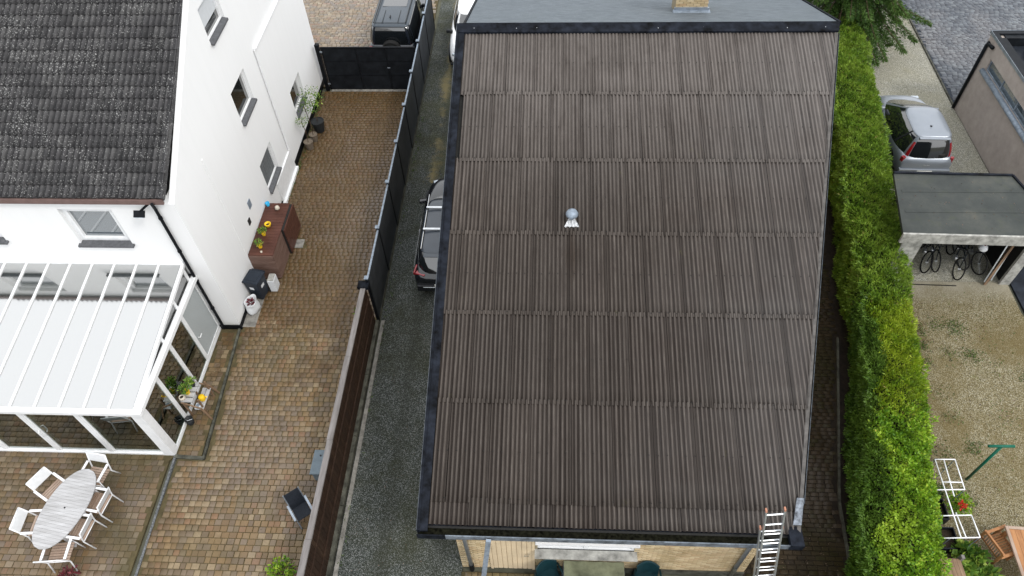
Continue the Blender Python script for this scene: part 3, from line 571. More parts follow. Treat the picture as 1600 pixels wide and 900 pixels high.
for i in range(5):
    a,c_=fx[i]+.06,fx[i+1]-.06; MB().box(a,c_,CY-.012,CY+.012,.13,2.10).obj('pane',MT['clear'],cons)
    f=MB(); f.box(a,c_,CY-.03,CY+.03,.09,.13); f.box(a,a+.035,CY-.03,CY+.03,.13,2.1); f.box(c_-.035,c_,CY-.03,CY+.03,.13,2.1); f.box(a+.035,c_-.035,CY-.03,CY+.03,2.06,2.1); f.obj('sash',MT['white_frame'],cons)
MB().box(L0,CX-.26,CY-.01,CY+.01,2.16,2.28).obj('transom_glass',MT['clear'],cons)
b=MB(); b.tube([(-12.47,CY-.06,.95),(-12.47,CY-.12,1.0),(-12.47,CY-.12,1.2),(-12.47,CY-.06,1.25)],.014,8); b.obj('door_handle',MT['white_frame'],cons)
for i,(y0,y1,m_) in enumerate(((8.16,9.03,'clear'),(9.03,10.0,'clear'),(10.0,10.9,'clear'),(10.9,HY-.03,'blind'))):
    MB().box(CX-.045,CX-.025,y0+.05,y1-.05,.13,2.22).obj('pane' if m_=='clear' else 'blind_door',MT[m_],cons)
    f=MB(); f.box(CX-.06,CX-.005,y0,y0+.06,.09,2.22); f.box(CX-.06,CX-.005,y1-.06,y1,.09,2.22); f.box(CX-.06,CX-.005,y0+.06,y1-.06,.09,.14 if m_=='clear' else .2); f.obj('side_frame',MT['white_frame'],cons)
b=MB(); b.tube([(CX,11.02,1.0),(CX+.05,11.02,1.0),(CX+.05,11.15,1.0)],.014,8); b.obj('door_handle',MT['white_frame'],cons)
# triangular glazing above side beam
b=MB(); b.ext([(CX-.05,CY+.1,2.36),(CX-.05,HY-.02,2.36),(CX-.05,HY-.02,ZW)],(.02,0,0)); b.obj('gable_glass',MT['window'],cons)
b=MB(); b.beam((CX-.02,CY,crz(CY)-.0),(CX-.02,HY,crz(HY)),.08,.09)
for y in(11.9,10.95,9.9): b.box(CX-.06,CX,y-.04,y+.04,2.36,crz(y))
b.obj('gable_rafter',MT['white_frame'],cons)
# roof: panes between bars
bx=[-9.56-.597*i for i in range(12)]
for i in range(11):
    a,c_=bx[i+1]+.03,bx[i]-.03
    MB().ext([(a,CY-.05,crz(CY-.05)+.01),(a,HY-.05,crz(HY-.05)+.01),(a,HY-.05,crz(HY-.05)-.015),(a,CY-.05,crz(CY-.05)-.015)],(c_-a,0,0)).obj('roof_pane',MT['roofglass'],cons)
for x in bx[1:]:
    MB().ext([(x-.024,CY-.06,crz(CY)+.035),(x-.024,HY-.06,crz(HY)+.035),(x-.024,HY-.06,crz(HY)-.04),(x-.024,CY-.06,crz(CY)-.04)],(.048,0,0)).obj('glazing_bar',MT['white_frame'],cons)
    MB().ext([(x-.036,CY-.055,crz(CY)+.018),(x-.036,HY-.06,crz(HY)+.018),(x-.036,HY-.06,crz(HY)-.02),(x-.036,CY-.055,crz(CY)-.02)],(.007,0,0)).obj('gasket',MT['plastic'],cons)
b=MB(); b.box(L0,CX,HY-.07,HY-.005,ZW-.02,ZW+.12); b.obj('wall_flashing',MT['white_frame'],cons)
b=MB(); b.box(L0,CX-.1,CY+.05,HY-.01,.0,.04); b.obj('floor',MT['interiorfloor'],cons)
it=thing('indoor_table','dim pale table inside the conservatory','table',(-10.9,9.3,.04)); b=MB(); b.box(-11.5,-10.3,8.9,9.7,.72,.76); b.obj('top',MT['silverwood'],it); 
for x in(-11.4,-10.4):
    for y in(9.,9.6): MB().box(x-.03,x+.03,y-.03,y+.03,.04,.72).obj('leg',MT['silverwood'],it)
# plant stand outside
st=thing('plant_stand','weathered wooden plant stand beside the conservatory side','plant stand',(-9.2,9.4,0))
b=MB()
for (x,y) in((-9.42,9.15),(-9.02,9.2),(-9.42,9.72),(-9.02,9.75)): MB().beam((x,y,.03),(x,y,.78),.04,.04).obj('leg',MT['planks'],st)
for i in range(4): MB().box(-9.45,-9.14,9.12+i*.16,9.25+i*.16,.78,.80).obj('slat',MT['silverwood'],st)
for i in range(2): MB().box(-9.2+i*.12,-9.1+i*.12,9.12,9.78,.40,.42).obj('slat',MT['silverwood'],st)
for a_,b_ in(((-9.45,9.12,.76),(-9.0,9.1,.5)),((-9.45,9.78,.76),(-9.0,9.8,.5)),((-9.0,9.1,.5),(-8.86,9.05,.03)),((-9.0,9.8,.5),(-8.9,9.85,.03))): MB().beam(a_,b_,.03,.04).obj('brace',MT['planks'],st)
def pot_plant(loc,r,h,mat,leafmat,label,lr=.15,n=140,cat='plant',ls=.08,name='potted_plant',lh=.1,stem=0,flat=.7):
    t=thing(name,label,cat,loc); x,y,z=loc; b=MB(); b.lathe([(r*.72,z),(r,z+h),(r*.9,z+h),(r*.86,z+h-.02),(0.001,z+h-.025)],x,y,16); b.obj('pot',mat,t,smooth=False)
    if stem: s=MB(); s.tube([(x,y,z+h-.03),(x+.03,y-.02,z+h+stem*.5),(x-.04,y+.03,z+h+stem)],.012,6); s.obj('stem',MT['bark'],t)
    P,N=blob((x,y,z+h+lh+stem),lr,n,flat); leaves('foliage',P,N,ls,ls*.45,leafmat,t,up=.5); return t
pot_plant((-9.33,9.38,.80),.08,.13,MT['yellow'],MT['plant'],'bushy green plant in a yellow pot at the front of the wooden stand',.15,160)
pot_plant((-9.27,9.62,.80),.08,.12,MT['plastic'],MT['plant'],'dark potted green plant at the back of the wooden stand',.12,120)
t=thing('watering_jug','yellow jug on the lower shelf of the stand','jug',(-9.08,9.42,.42)); b=MB(); b.lathe([(.07,.42),(.09,.5),(.08,.58),(.05,.6),(.0,.6)],-9.08,9.42,14); b.obj('body',MT['yellow'],t,smooth=True); b=MB(); b.tube([(-9.0,9.42,.5),(-8.92,9.40,.60)],.02,8); b.obj('spout',MT['yellow'],t)
t=thing('plastic_tub','white patterned tub beside the yellow jug','tub',(-9.12,9.2,.42)); b=MB(); b.box(-9.2,-9.04,9.12,9.28,.42,.5,.02); b.obj('tub_body',MT['platew'],t); b=MB(); b.cyl(-9.12,9.2,.5,.505,.05); b.obj('tub_lid',MT['zincdull'],t)
t=thing('white_pot','white ceramic pot with dark opening on the wooden stand','pot',(-9.4,9.2,.80)); b=MB(); b.lathe([(.05,.8),(.085,.86),(.07,.93),(.055,.93),(.05,.88),(0,.88)],-9.4,9.2,14); b.obj('pot_body',MT['cream'],t,smooth=True); b=MB(); b.cyl(-9.4,9.2,.905,.91,.045); b.obj('soil',MT['soil'],t)
t=thing('black_bucket','small black bucket at the conservatory corner','bucket',(-9.40,9.0,.03)); b=MB(); b.lathe([(.085,.03),(.11,.24),(.10,.24),(.08,.08),(0,.08)],-9.39,8.93,16); b.obj('bucket_body',MT['plastic'],t,smooth=True); b=MB(); b.tube([(-9.49,8.93,.24),(-9.39,8.86,.27),(-9.29,8.93,.24)],.006,5); b.obj('handle',MT['chrome'],t)
t=thing('green_mat','crumpled bright green mat behind the side glass','mat',(-9.75,10.3,.05)); b=MB(); nn=7
vv=[(-10.0+i*.40/nn,10.05+j*.6/nn,.5+.05*math.sin(i*2.1+j)+.03*math.cos(j*3.)) for i in range(nn+1) for j in range(nn+1)]; b.add(vv,[(i*(nn+1)+j,(i+1)*(nn+1)+j,(i+1)*(nn+1)+j+1,i*(nn+1)+j+1) for i in range(nn) for j in range(nn)]); o=b.obj('mat_cloth',MT['brightgreen'],t); sm_=o.modifiers.new('s','SOLIDIFY'); sm_.thickness=.02
#==================================================================== PATIO TABLE + CHAIRS
t=thing('oval_table','oval weathered wooden patio table','table',(-11.33,6.27,.03))
ta=math.atan2(7.12-5.36,-11.13+11.45); Ln=2.0/2; Wn=1.02/2
def oval(u,v): 
    return (-11.30+u*math.cos(ta)-v*math.sin(ta), 6.25+u*math.sin(ta)+v*math.cos(ta))
def ov_w(u): return Wn*(max(0,1-abs(u/Ln)**2.2))**(1/2.0)
ns=27; 
for i in range(ns):
    u0=-Ln+2*Ln*i/ns+.0015; u1=-Ln+2*Ln*(i+1)/ns-.0015; um=(u0+u1)/2
    pts=[(u0,ov_w(u0)),(um,ov_w(um)),(u1,ov_w(u1))]; poly=[oval(a,-w_) for a,w_ in pts]+[oval(a,w_) for a,w_ in reversed(pts)]
    if ov_w(u0)<.05: poly=[oval(u0,0)]+[oval(a,-w_) for a,w_ in pts[1:]]+[oval(a,w_) for a,w_ in reversed(pts[1:])]
    if ov_w(u1)<.05: poly=[oval(a,-w_) for a,w_ in pts[:2]]+[oval(u1,0)]+[oval(a,w_) for a,w_ in reversed(pts[:2])]
    MB().prism(poly,.735,.76).obj('slat',MT['silverwood'],t)
b=MB(); b.prism([oval((Ln-.04)*math.cos(a),(Wn-.04)*math.sin(a)) for a in [k*math.pi/14 for k in range(28)]],.69,.734); b.obj('apron',MT['silverwood'],t)
b=MB(); cx_,cy_=oval(0,0); b.cyl(cx_,cy_,.76,.765,.022,n=10); b.obj('umbrella_hole',MT['black'],t)
for a,c_ in((.6,.28),(.6,-.28),(-.6,.28),(-.6,-.28)):
    x,y=oval(a,c_); MB().beam((x,y,.03),(x,y,.69),.06,.06).obj('leg',MT['silverwood'],t)
def patio_chair():
    t=thing('patio_chair','x','chair',(0,0,0)); fm=MT['framewhite']    # faces +Y
    for s in(-1,1):
        b=MB(); b.tube([(s*.27,.25,.0),(s*.27,.22,.42),(s*.27,.20,.64),(s*.275,-.20,.645)],.017,8); b.obj('front_frame',fm,t,smooth=True)
        b=MB(); b.tube([(s*.26,-.30,.0),(s*.26,-.20,.40),(s*.255,-.27,.66),(s*.25,-.36,.92)],.017,8); b.obj('rear_leg',fm,t,smooth=True)
        b=MB(); b.box(s*.27-.028,s*.27+.028,-.24,.24,.655,.675); b.obj('armrest',fm,t)
    for i in range(7): MB().box(-.245,.245,-.20+i*.063,-.15+i*.063,.425,.443).obj('slat',MT['teakfade'],t)
    for a_,b_ in(((-.26,.23,.41),(.26,.23,.41)),((-.26,-.2,.41),(.26,-.2,.41)),((-.25,-.36,.92),(.25,-.36,.92))): MB().tube([a_,b_],.014,8).obj('cross_tube',fm,t,smooth=True)
    b=MB(); b.add([(-.24,-.285,.66),(.24,-.285,.66),(.24,-.355,.905),(-.24,-.355,.905),(-.24,-.27,.655),(.24,-.27,.655),(.24,-.34,.90),(-.24,-.34,.90)],[(0,1,2,3),(7,6,5,4),(0,4,5,1),(3,2,6,7),(0,3,7,4),(1,5,6,2)]); b.obj('back_panel',MT['sunwhite'],t)
    return t
pc=patio_chair()
CH=[(-11.05,7.20,R(172),'white patio chair at the far head of the oval table nearest the conservatory'),
(-11.93,6.78,R(-118),'white patio chair turned out at the left of the oval table nearer the conservatory'),
(-11.90,5.92,R(-86),'white patio chair on the left of the oval table farther from the conservatory'),
(-11.12,5.30,R(6),'white patio chair at the near end of the oval table at the picture edge'),
(-10.72,6.50,R(82),'white patio chair pushed under the right side of the oval table nearer the conservatory'),
(-10.88,5.85,R(84),'white patio chair pushed under the right side of the oval table farther from the conservatory')]
for i,(x,y,a,lb) in enumerate(CH):
    o=pc if i==0 else copy_tree(pc); o.location=(x,y,.03); o.rotation_euler=(0,0,a); o['label']=lb; o['group']='white chairs round the oval patio table'
t=thing('red_leaved_plant','dark red leafed plant at the bottom edge of the patio','plant',(-10.9,4.75,0)); P,N=blob((-10.95,4.85,.15),.25,200,.6); leaves('foliage',P,N,.09,.045,MT['purple'],t); MB().tube([(-10.95,4.85,0),(-10.95,4.85,.2)],.01,6).obj('stem',MT['bark'],t)
#==================================================================== SIDE OF HOUSE: cabinet, bin ...
cab=thing('slatted_cabinet','red-brown slatted wooden storage cabinet against the white gable','storage cabinet',(-8.5,15.0,0))
X0,X1=HX+.03,-8.13
MB().box(X0+.03,X1-.03,13.95,16.1,.02,1.08).obj('carcass',MT['dark'],cab)
for i in range(18): 
    y=13.93+i*(2.2/18); MB().box(X0,X1,y+.004,y+.118,1.085,1.115).obj('top_slat',MT['redwood'],cab)
for i in range(9):
    z=.08+i*.112; MB().box(X1-.028,X1,13.92,14.95,z,z+.104).obj('front_slat',MT['redwoodgrey'],cab)
    MB().box(X1+.06,X1+.09,14.97,16.13,z,z+.104).obj('front_slat',MT['redwood'],cab)
    MB().box(X0,X1-.03,13.91,13.94,z,z+.104).obj('end_slat',MT['redwoodgrey'],cab)
b=MB(); b.box(X1,X1+.06,14.97,16.1,.02,1.1); b.obj('door_block',MT['dark'],cab)
def small(name,label,cat,loc,prof,mat,part='body'):
    t=thing(name,label,cat,loc); b=MB(); b.lathe([(r,loc[2]+z) for r,z in prof],loc[0],loc[1],14); b.obj(part,mat,t,smooth=True); return t
ZC=1.117
pot_plant((-8.58,14.25,ZC),.075,.12,MT['yellow'],MT['plant'],'small leafy plant in a yellow pot nearest the bin on the cabinet',.12,130,ls=.06)
pot_plant((-8.60,14.75,ZC),.07,.10,MT['yellow'],MT['plant'],'small leafy plant in a yellow pot in the middle of the cabinet',.13,140,ls=.07)
t=small('yellow_bowl','empty yellow round pot on the slatted cabinet','pot',(-8.56,15.12,ZC),[(.06,0),(.10,.08),(.10,.12),(.075,.12),(.06,.06),(0,.05)],MT['yellow']); MB().cyl(-8.56,15.12,ZC+.07,ZC+.075,.05).obj('soil',MT['soil'],t)
small('cream_shell','cream shell ornament at the far end of the cabinet','ornament',(-8.45,15.85,ZC),[(.04,0),(.08,.05),(.06,.12),(.02,.15),(0,.155)],MT['cream'])
small('tea_light','tiny pale candle holder on the cabinet front','candle',(-8.50,14.05,ZC),[(.03,0),(.035,.04),(0,.04)],MT['cream'])
t=small('blue_cup','blue plastic cup on the cabinet against the wall','cup',(-8.80,16.02,ZC),[(.05,0),(.07,.12),(.06,.12),(.05,.03),(0,.03)],MT['blue'])
# wheelie bin
bn=thing('wheelie_bin','black wheelie bin beside the slatted cabinet','bin',(-8.62,13.28,.03),R(-12)); SB=Matrix.Scale(.86,4)
def bl(x,y,z): return bn.matrix_basis@Vector((x,y,z))
b=MB(); b.M=bn.matrix_basis@SB
b.add([(-.20,-.22,.06),(.20,-.22,.06),(.20,.22,.06),(-.20,.22,.06),(-.26,-.28,.95),(.26,-.28,.95),(.26,.28,.95),(-.26,.28,.95)],[(3,2,1,0),(4,5,6,7),(0,1,5,4),(1,2,6,5),(2,3,7,6),(3,0,4,7)]); b.obj('bin_body',MT['binblack'],bn,bevel=.02)
b=MB(); b.M=bn.matrix_basis@SB; b.box(-.29,.29,-.30,.31,.955,1.02,.03); b.box(-.2,.2,-.2,.22,1.02,1.04,.015); b.obj('lid',MT['binblack'],bn,bevel=.012)
b=MB(); b.M=bn.matrix_basis@SB; b.tube([(-.25,.36,.95),(.25,.36,.95)],.018,8); b.obj('handle',MT['binblack'],bn)
for s in(-1,1): b=MB(); b.M=bn.matrix_basis@SB; b.tube([(s*.22,.26,.09),(s*.27,.26,.09)],.09,14); b.obj('wheel',MT['tyre'],bn)
b=MB(); b.M=bn.matrix_basis@SB; b.add([(.235,-.09,.55),(.243,-.09,.70),(.243,.09,.70),(.235,.09,.55)],[(0,1,2,3)]); b.add([(-.10,-.262,.6),(.06,-.262,.6),(.06,-.27,.74),(-.10,-.27,.74)],[(0,1,2,3)]); b.obj('sticker',MT['platew'],bn)
t=thing('white_box','small white box between the bin and the cabinet','box',(-8.22,13.55,.03)); b=MB(); b.box(-8.36,-8.16,13.42,13.72,.03,.52,.02); b.obj('box_body',MT['platew'],t,bevel=.01); MB().box(-8.35,-8.17,13.43,13.71,.52,.535).obj('box_lid',MT['whiteboard'],t)
t=thing('rubbish_bag','open white sack with dark red plants leaning on the wall','bag',(-8.62,12.62,.03)); b=MB(); b.M=Matrix.Translation((-8.68,12.72,.03))
prof=[(.14,0),(.20,.06),(.21,.2),(.18,.36),(.20,.46),(.17,.44),(.15,.32),(0,.30)]
n_=18; vs=[]
for r,z in prof:
    for k_ in range(n_):
        a=2*math.pi*k_/n_; rr=r*(1+.12*math.sin(3*a+z*9)+.07*math.sin(7*a+z*20)); vs.append((rr*math.cos(a)*.9,rr*math.sin(a)*1.25,z))
b.add(vs,[(i*n_+k_,i*n_+(k_+1)%n_,(i+1)*n_+(k_+1)%n_,(i+1)*n_+k_) for i in range(len(prof)-1) for k_ in range(n_)]); b.obj('sack',MT['platew'],t,smooth=True,sub=1)
P,N=blob((-8.68,12.72,.42),.13,90,.6); leaves('clippings',P,N,.07,.04,MT['purple'],t)
# shrubs by the far wall
pot_plant((-8.60,20.05,.03),.17,.32,MT['basket'],MT['plant'],'round basket pot with bare-stemmed shrub nearest the camera',.26,150,ls=.06,stem=.9,lh=.0,name='potted_shrub')
pot_plant((-8.52,20.48,.03),.15,.30,MT['basket'],MT['weed'],'smaller basket pot with thin-stemmed shrub behind the nearest basket',.28,130,ls=.06,stem=1.2,lh=.0,name='potted_shrub')
pot_plant((-8.45,21.05,.03),.24,.45,MT['plastic'],MT['plant'],'black tub with a tall sparse leafy shrub by the white wall',.45,380,ls=.08,stem=.9,lh=.05,name='potted_shrub',flat=1.1)
#==================================================================== GATE + FENCES
gate=thing('driveway_gate','wide anthracite panelled gate between house and fence','gate',(-6.8,23.6,0))
gx=[-8.52,-7.23,-6.10,-5.02]; gz=[.06,.67,1.29,1.84]
for i in range(3):
    for j in range(3): MB().box(gx[i]+.02,gx[i+1]-.02,23.585,23.615,gz[j]+.012,gz[j+1]-.012,).obj('panel',MT['anthracite'],gate)
b=MB(); b.box(-8.55,-5.0,23.57,23.63,1.83,1.88); b.box(-8.55,-5.0,23.57,23.63,.03,.08)
for x in gx: b.box(x-.025,x+.025,23.565,23.635,.08,1.83)
for z in gz[1:3]: b.box(-8.55,-5.0,23.575,23.625,z-.012,z+.012)
b.obj('gate_frame',MT['black'],gate)
for x in(-8.66,): MB().box(x-.07,x+.07,23.52,23.68,0,2.0).obj('gate_post',MT['black'],gate)
for z in(.3,1.7): MB().box(-8.62,-8.5,23.54,23.57,z-.03,z+.03).obj('hinge',MT['zinc'],gate)
b=MB(); b.tube([(-6.12,23.54,1.05),(-6.12,23.50,1.05),(-6.02,23.50,1.05)],.012,6); b.obj('gate_handle',MT['zinc'],gate)
fen=thing('anthracite_fence','long anthracite panel fence along the gravel drive','fence',(-4.9,20,0))
fy=[12.42+1.912*i for i in range(9)]
for i,y in enumerate(fy):
    p=MB(); p.box(-4.95,-4.87,y-.04,y+.04,0,1.94); po=p.obj('post',MT['black'],fen)
    MB().box(-4.97,-4.85,y-.06,y+.06,1.94,1.975).obj('post_cap',MT['zincdull'],po)
    if i<8:
        MB().box(-4.925,-4.885,y+.04,fy[i+1]-.04,.08,1.84).obj('panel',MT['anthpanel'],fen)
        MB().box(-4.93,-4.88,y+.04,fy[i+1]-.04,1.84,1.875).obj('top_rail',MT['zincdull'],fen)
        MB().box(-4.94,-4.87,y+.04,fy[i+1]-.04,-.02,.08).obj('gravel_board',MT['concdark'],fen)
wf=thing('wooden_fence','dark brown board fence with grey weathered capping','fence',(-5,8,0))
y=3.0
while y<12.2:
    w_=random.uniform(.135,.15); MB().box(-4.985+random.uniform(-.006,.006),-4.955,y,min(y+w_-.014,12.3),.14,1.70+random.uniform(-.01,.01)).obj('board',MT['fencewood'],wf); y+=w_
for i in range(4):
    MB().box(-5.085+.01*(i%2),-4.945+.006*(i%2),3.0+i*2.33,3.0+(i+1)*2.33-.006,1.71,1.765).obj('capping',MT['capwood'],wf)
b=MB(); 
for z in(.55,1.25): b.box(-4.955,-4.925,3,12.3,z,z+.06)
b.obj('rail',MT['fencewood'],wf)
for i in range(5): MB().box(-5.08,-4.99,3.05+i*2.3,3.15+i*2.3,0,1.7).obj('post',MT['fencewood'],wf)
for i in range(5): MB().box(-4.97,-4.86,3+i*1.87,3+(i+1)*1.87-.02,-.02,.14).obj('base_slab',MT['concdark'],wf)
b=MB(); b.box(-5.16,-4.86,12.2,12.45,1.70,1.80); b.obj('corner_cap',MT['bitumen'],wf)
k=MB(); k.box(-4.82,-4.72,2.6,12.4,-.02,.035); k.obj('concrete_edging',MT['concrete'],kind='structure')
t=thing('storage_box','blue-grey plastic garden box behind the wooden fence','box',(-5.75,7.7,0)); b=MB(); b.box(-5.72,-5.25,7.40,7.98,.03,.46); b.obj('box_body',MT['bluegrey'],t,bevel=.02); b=MB(); b.box(-5.75,-5.23,7.36,8.02,.465,.51,.02); b.obj('lid',MT['bluegrey'],t,bevel=.02); MB().cyl(-5.56,7.85,.51,.53,.02,n=10).obj('latch',MT['plastic'],t)
gc=thing('folding_chair','black sling garden chair with grey arms by the fence','chair',(-5.76,6.48,.03),R(38)); m0=gc.matrix_basis@Matrix.Scale(.82,4)
def L(nm,mt,fn,**k):
    b=MB(); b.M=m0; fn(b); return b.obj(nm,MT[mt],gc,**k)
L('seat','sling',lambda b:b.obox(0,.0,.43,.44,.46,.02))
L('backrest','sling',lambda b:b.obox(0,.31,.72,.44,.02,.62,0,R(-20)))
for s in(-1,1):
    L('armrest','zinc',lambda b:b.obox(s*.27,.0,.63,.06,.55,.03)); 
    L('leg','zinc',lambda b:b.beam((s*.25,-.28,0),(s*.25,.2,.62),.03,.03)); L('leg','zinc',lambda b:b.beam((s*.25,.32,0),(s*.25,-.2,.62),.03,.03))
    L('side_rail','zinc',lambda b:b.beam((s*.235,.2,.42),(s*.235,.42,1.02),.03,.03))
t=thing('bright_shrub','bright yellow-green shrub at the foot of the wooden fence','plant',(-6.0,5.15,0)); P,N=blob((-6.0,5.1,.22),.34,420,.7); leaves('foliage',P,N,.10,.04,MT['broad'],t); MB().tube([(-6,5.1,0),(-6,5.1,.3)],.012,6).obj('stem',MT['bark'],t)
t=thing('small_weed','small bright weed at the fence corner cap','plant',(-5.3,12.1,0)); P,N=blob((-5.30,12.05,.9),.11,60,.9); leaves('foliage',P,N,.08,.03,MT['plant'],t); MB().tube([(-5.3,12.05,0),(-5.3,12.05,.9)],.01,5).obj('stem',MT['bark'],t)
#==================================================================== MAIN BUILDING
mb=thing('corrugated_roof_building','long low yellow brick outbuilding with corrugated brown roof','building',(1.5,11,0))
P15=math.tan(R(15)); c15=math.cos(R(15)); EY=5.33
def mz(y): return 2.79+P15*(y-EY)
YR=17.62; RD=17.9
def rx(y): return 5.0+.2123*(y-5.18)
WY=5.42
b=MB()
DOOR=(-1.12,-.24); WIN=(-.12,1.95,1.33,1.98)
# front wall backing (mortar) with openings
for (a,c_,d,e) in((-1.85,DOOR[0],0,2.5),(DOOR[0],DOOR[1],2.1,2.5),(DOOR[1],WIN[0],0,2.5),(WIN[0],WIN[1],0,WIN[2]),(WIN[0],WIN[1],WIN[3],2.5),(WIN[1],4.5,0,2.5)): b.box(a,c_,WY,WY+.2,d,e)
b.obj('front_wall',MT['mortar'],mb)
# eccentric plan: right wall runs askew like the roof edge
b=MB(); b.prism([(-1.85,WY+.2),(-1.85,RD+4),(-1.65,RD+4),(-1.65,WY+.2)],0,2.5); b.obj('left_wall',MT['brick'],mb)
b=MB(); b.prism([(4.3,WY+.2),(4.5,WY+.2),(rx(22)-.3,22),(rx(22)-.5,22)],0,2.5); b.obj('right_wall',MT['brick'],mb)
b=MB(); b.ext([(-1.85,WY+.2,2.5),(-1.85,RD,2.5),(-1.85,RD,mz(RD)-.25),(-1.85,WY+.2,mz(WY)-.2)],(.2,0,0)); b.obj('left_gable',MT['brick'],mb)
cen=[];dx=[]
for j in range(40):
    z=.03+j*.0625; x=-1.85+(.1 if j%2 else 0)
    if z>2.45: break
    while x<4.48:
        w_=min(.205,4.5-x); xc=x+w_/2; zc=z+.027
        ok=not(DOOR[0]-.06<xc<DOOR[1]+.06 and zc<2.13) and not(WIN[0]-.08<xc<WIN[1]+.08 and WIN[2]-.03<zc<WIN[3]+.03)
        if w_>.06 and ok: cen.append((xc,WY-.012+random.uniform(-.002,.002),zc)); dx.append(w_-.012)
        x+=.205
fw=[o for o in mb.children if o.name.startswith('front_wall')][0]
pieces('brick','farther_bricks',fw,cen,np.array(dx),.052,.03,MT['brick'],axes=((1,0,0),(0,0,1),(0,-1,0)),ch=.004)
d=MB(); d.box(DOOR[0],DOOR[1],WY+.0,WY+.05,.04,2.08); do=d.obj('door',MT['creamdoor'],mb)
for i in range(8): x=DOOR[0]+.008+i*.11; MB().box(x,x+.096,WY-.018,WY,.05,2.06).obj('door_board',MT['creamdoor'],do)
b=MB(); b.tube([(DOOR[1]-.07,WY-.02,1.03),(DOOR[1]-.07,WY-.06,1.03),(DOOR[1]-.17,WY-.06,1.03)],.012,6); b.obj('handle',MT['chrome'],do)
b=MB(); b.box(DOOR[0]-.06,DOOR[0],WY-.03,WY+.06,.03,2.12); b.box(DOOR[1],DOOR[1]+.06,WY-.03,WY+.06,.03,2.12); b.box(DOOR[0],DOOR[1],WY-.03,WY+.06,2.08,2.12); b.obj('door_frame',MT['creamdoor'],mb)
x0,x1,z0,z1=WIN; f=MB(); f.box(x0,x1,WY+.02,WY+.10,z1-.07,z1); f.box(x0,x1,WY+.02,WY+.10,z0,z0+.06); f.box(x0,x0+.06,WY+.02,WY+.10,z0+.06,z1-.07); f.box(x1-.06,x1,WY+.02,WY+.10,z0+.06,z1-.07); f.box((x0+x1)/2-.04,(x0+x1)/2+.04,WY+.02,WY+.10,z0+.06,z1-.07); wn=f.obj('window',MT['white_frame'],mb)
MB().box(x0+.06,x1-.06,WY+.05,WY+.07,z0+.06,z1-.07).obj('pane',MT['windowsky'],wn)
MB().box(x0-.06,x1+.06,WY-.20,WY+.02,z0-.05,z0).obj('sill',MT['whiteboard'],wn)
MB().box(x0-.04,x1+.04,WY-.16,WY+.02,z1+.02,z1+.10).obj('shutter_box',MT['framewhite'],wn)
MB().box(DOOR[1]+.06,4.5,WY-.035,WY-.012,.0,.28).obj('plinth',MT['concdark'],mb)
# roof deck
roofm=MB().ext([(-2.5,5.25,mz(5.25)-.06),(-2.5,RD,mz(RD)-.06),(-2.5,RD,mz(RD)-.22),(-2.5,5.25,mz(5.25)-.22)],(.02,0,0)).obj('roof',MT['dark'],mb)
b=MB(); vs=[]
for z_ in(-.07,-.2): vs+=[(-2.48,5.3,mz(5.3)+z_),(rx(5.3)-.03,5.3,mz(5.3)+z_),(rx(RD)-.03,RD,mz(RD)+z_),(-2.48,RD,mz(RD)+z_)]
b.add(vs,[(0,1,2,3),(7,6,5,4),(0,4,5,1),(1,5,6,2),(2,6,7,3),(3,7,4,0)]); b.obj('roof_deck',MT['dark'],roofm)
# corrugated sheets, each its own object
bounds=[5.34,5.76,7.75,9.72,11.69,13.67,15.65,YR]; waves=[9,9,9,9,9,8,8]
PW=.0945; offs=[0.02,.40,-.05,.37,0.03,.18,.50]
def sheet_mesh(x0,nw,y0,y1,lift):
    # wavy sheet with lip, clipped by the skew right edge
    seg=7; cols=nw*seg+1; ny=3 if y1-y0<1 else 5; amp=.021; vs=[];L_=[]
    wob=random.uniform(-.004,.004); ph=random.uniform(0,6); sag=random.uniform(.0,.010); tl=random.uniform(-.0015,.0015)
    for j in range(ny):
        t_=j/(ny-1); y=y0+(y1-y0)*t_
        for i in range(cols):
            x=x0+i*PW/seg+wob*math.sin(3*t_+ph)
            xe=rx(y)-.06
            z=mz(y)+amp*math.cos(2*math.pi*i/seg)*(1+.2*math.sin(i*.9+ph))+lift*(1-t_)+.004*math.sin(5*t_+ph+i*.11)+tl*i*.2-(sag*math.sin(math.pi*t_))
            if i==cols-1: z+=.006
            x=min(x,xe); x=max(x,-2.33); vs.append((x,y,z))
    n0=len(vs)
    for i in range(cols): v=vs[i]; vs.append((v[0],v[1]+.002,v[2]-.012))
    L_=[(j*cols+i,j*cols+i+1,(j+1)*cols+i+1,(j+1)*cols+i) for j in range(ny-1) for i in range(cols-1)]+[(n0+i,n0+i+1,i+1,i) for i in range(cols-1)]
    global DIRT_SHADE
    dr=[]; es=random.uniform(.3,1.); wv=[random.gauss(0,.075) for _ in range(nw)]
    for j in range(ny):
        for i in range(cols):
            d=.5-.5*math.cos(2*math.pi*i/seg)+.25*math.sin(i*.53+ph)*.6
            d+=wv[min(nw-1,i//seg)]
            if i in(0,cols-1): d=max(d,1.5+es*1.4)  # side lap drawn as a dark line for the shade of the step
            if i in(cols-3,cols-4): d-=.25
            dr.append(max(.001,min(3.,d))/2)
    DIRT_SHADE=dr+[1.]*cols
    b=MB(); b.v=vs; b.f=[f_ for f_ in L_ if abs(vs[f_[0]][0]-vs[f_[1]][0])>1e-6 or abs(vs[f_[2]][0]-vs[f_[3]][0])>1e-6]
    return b if b.f else None
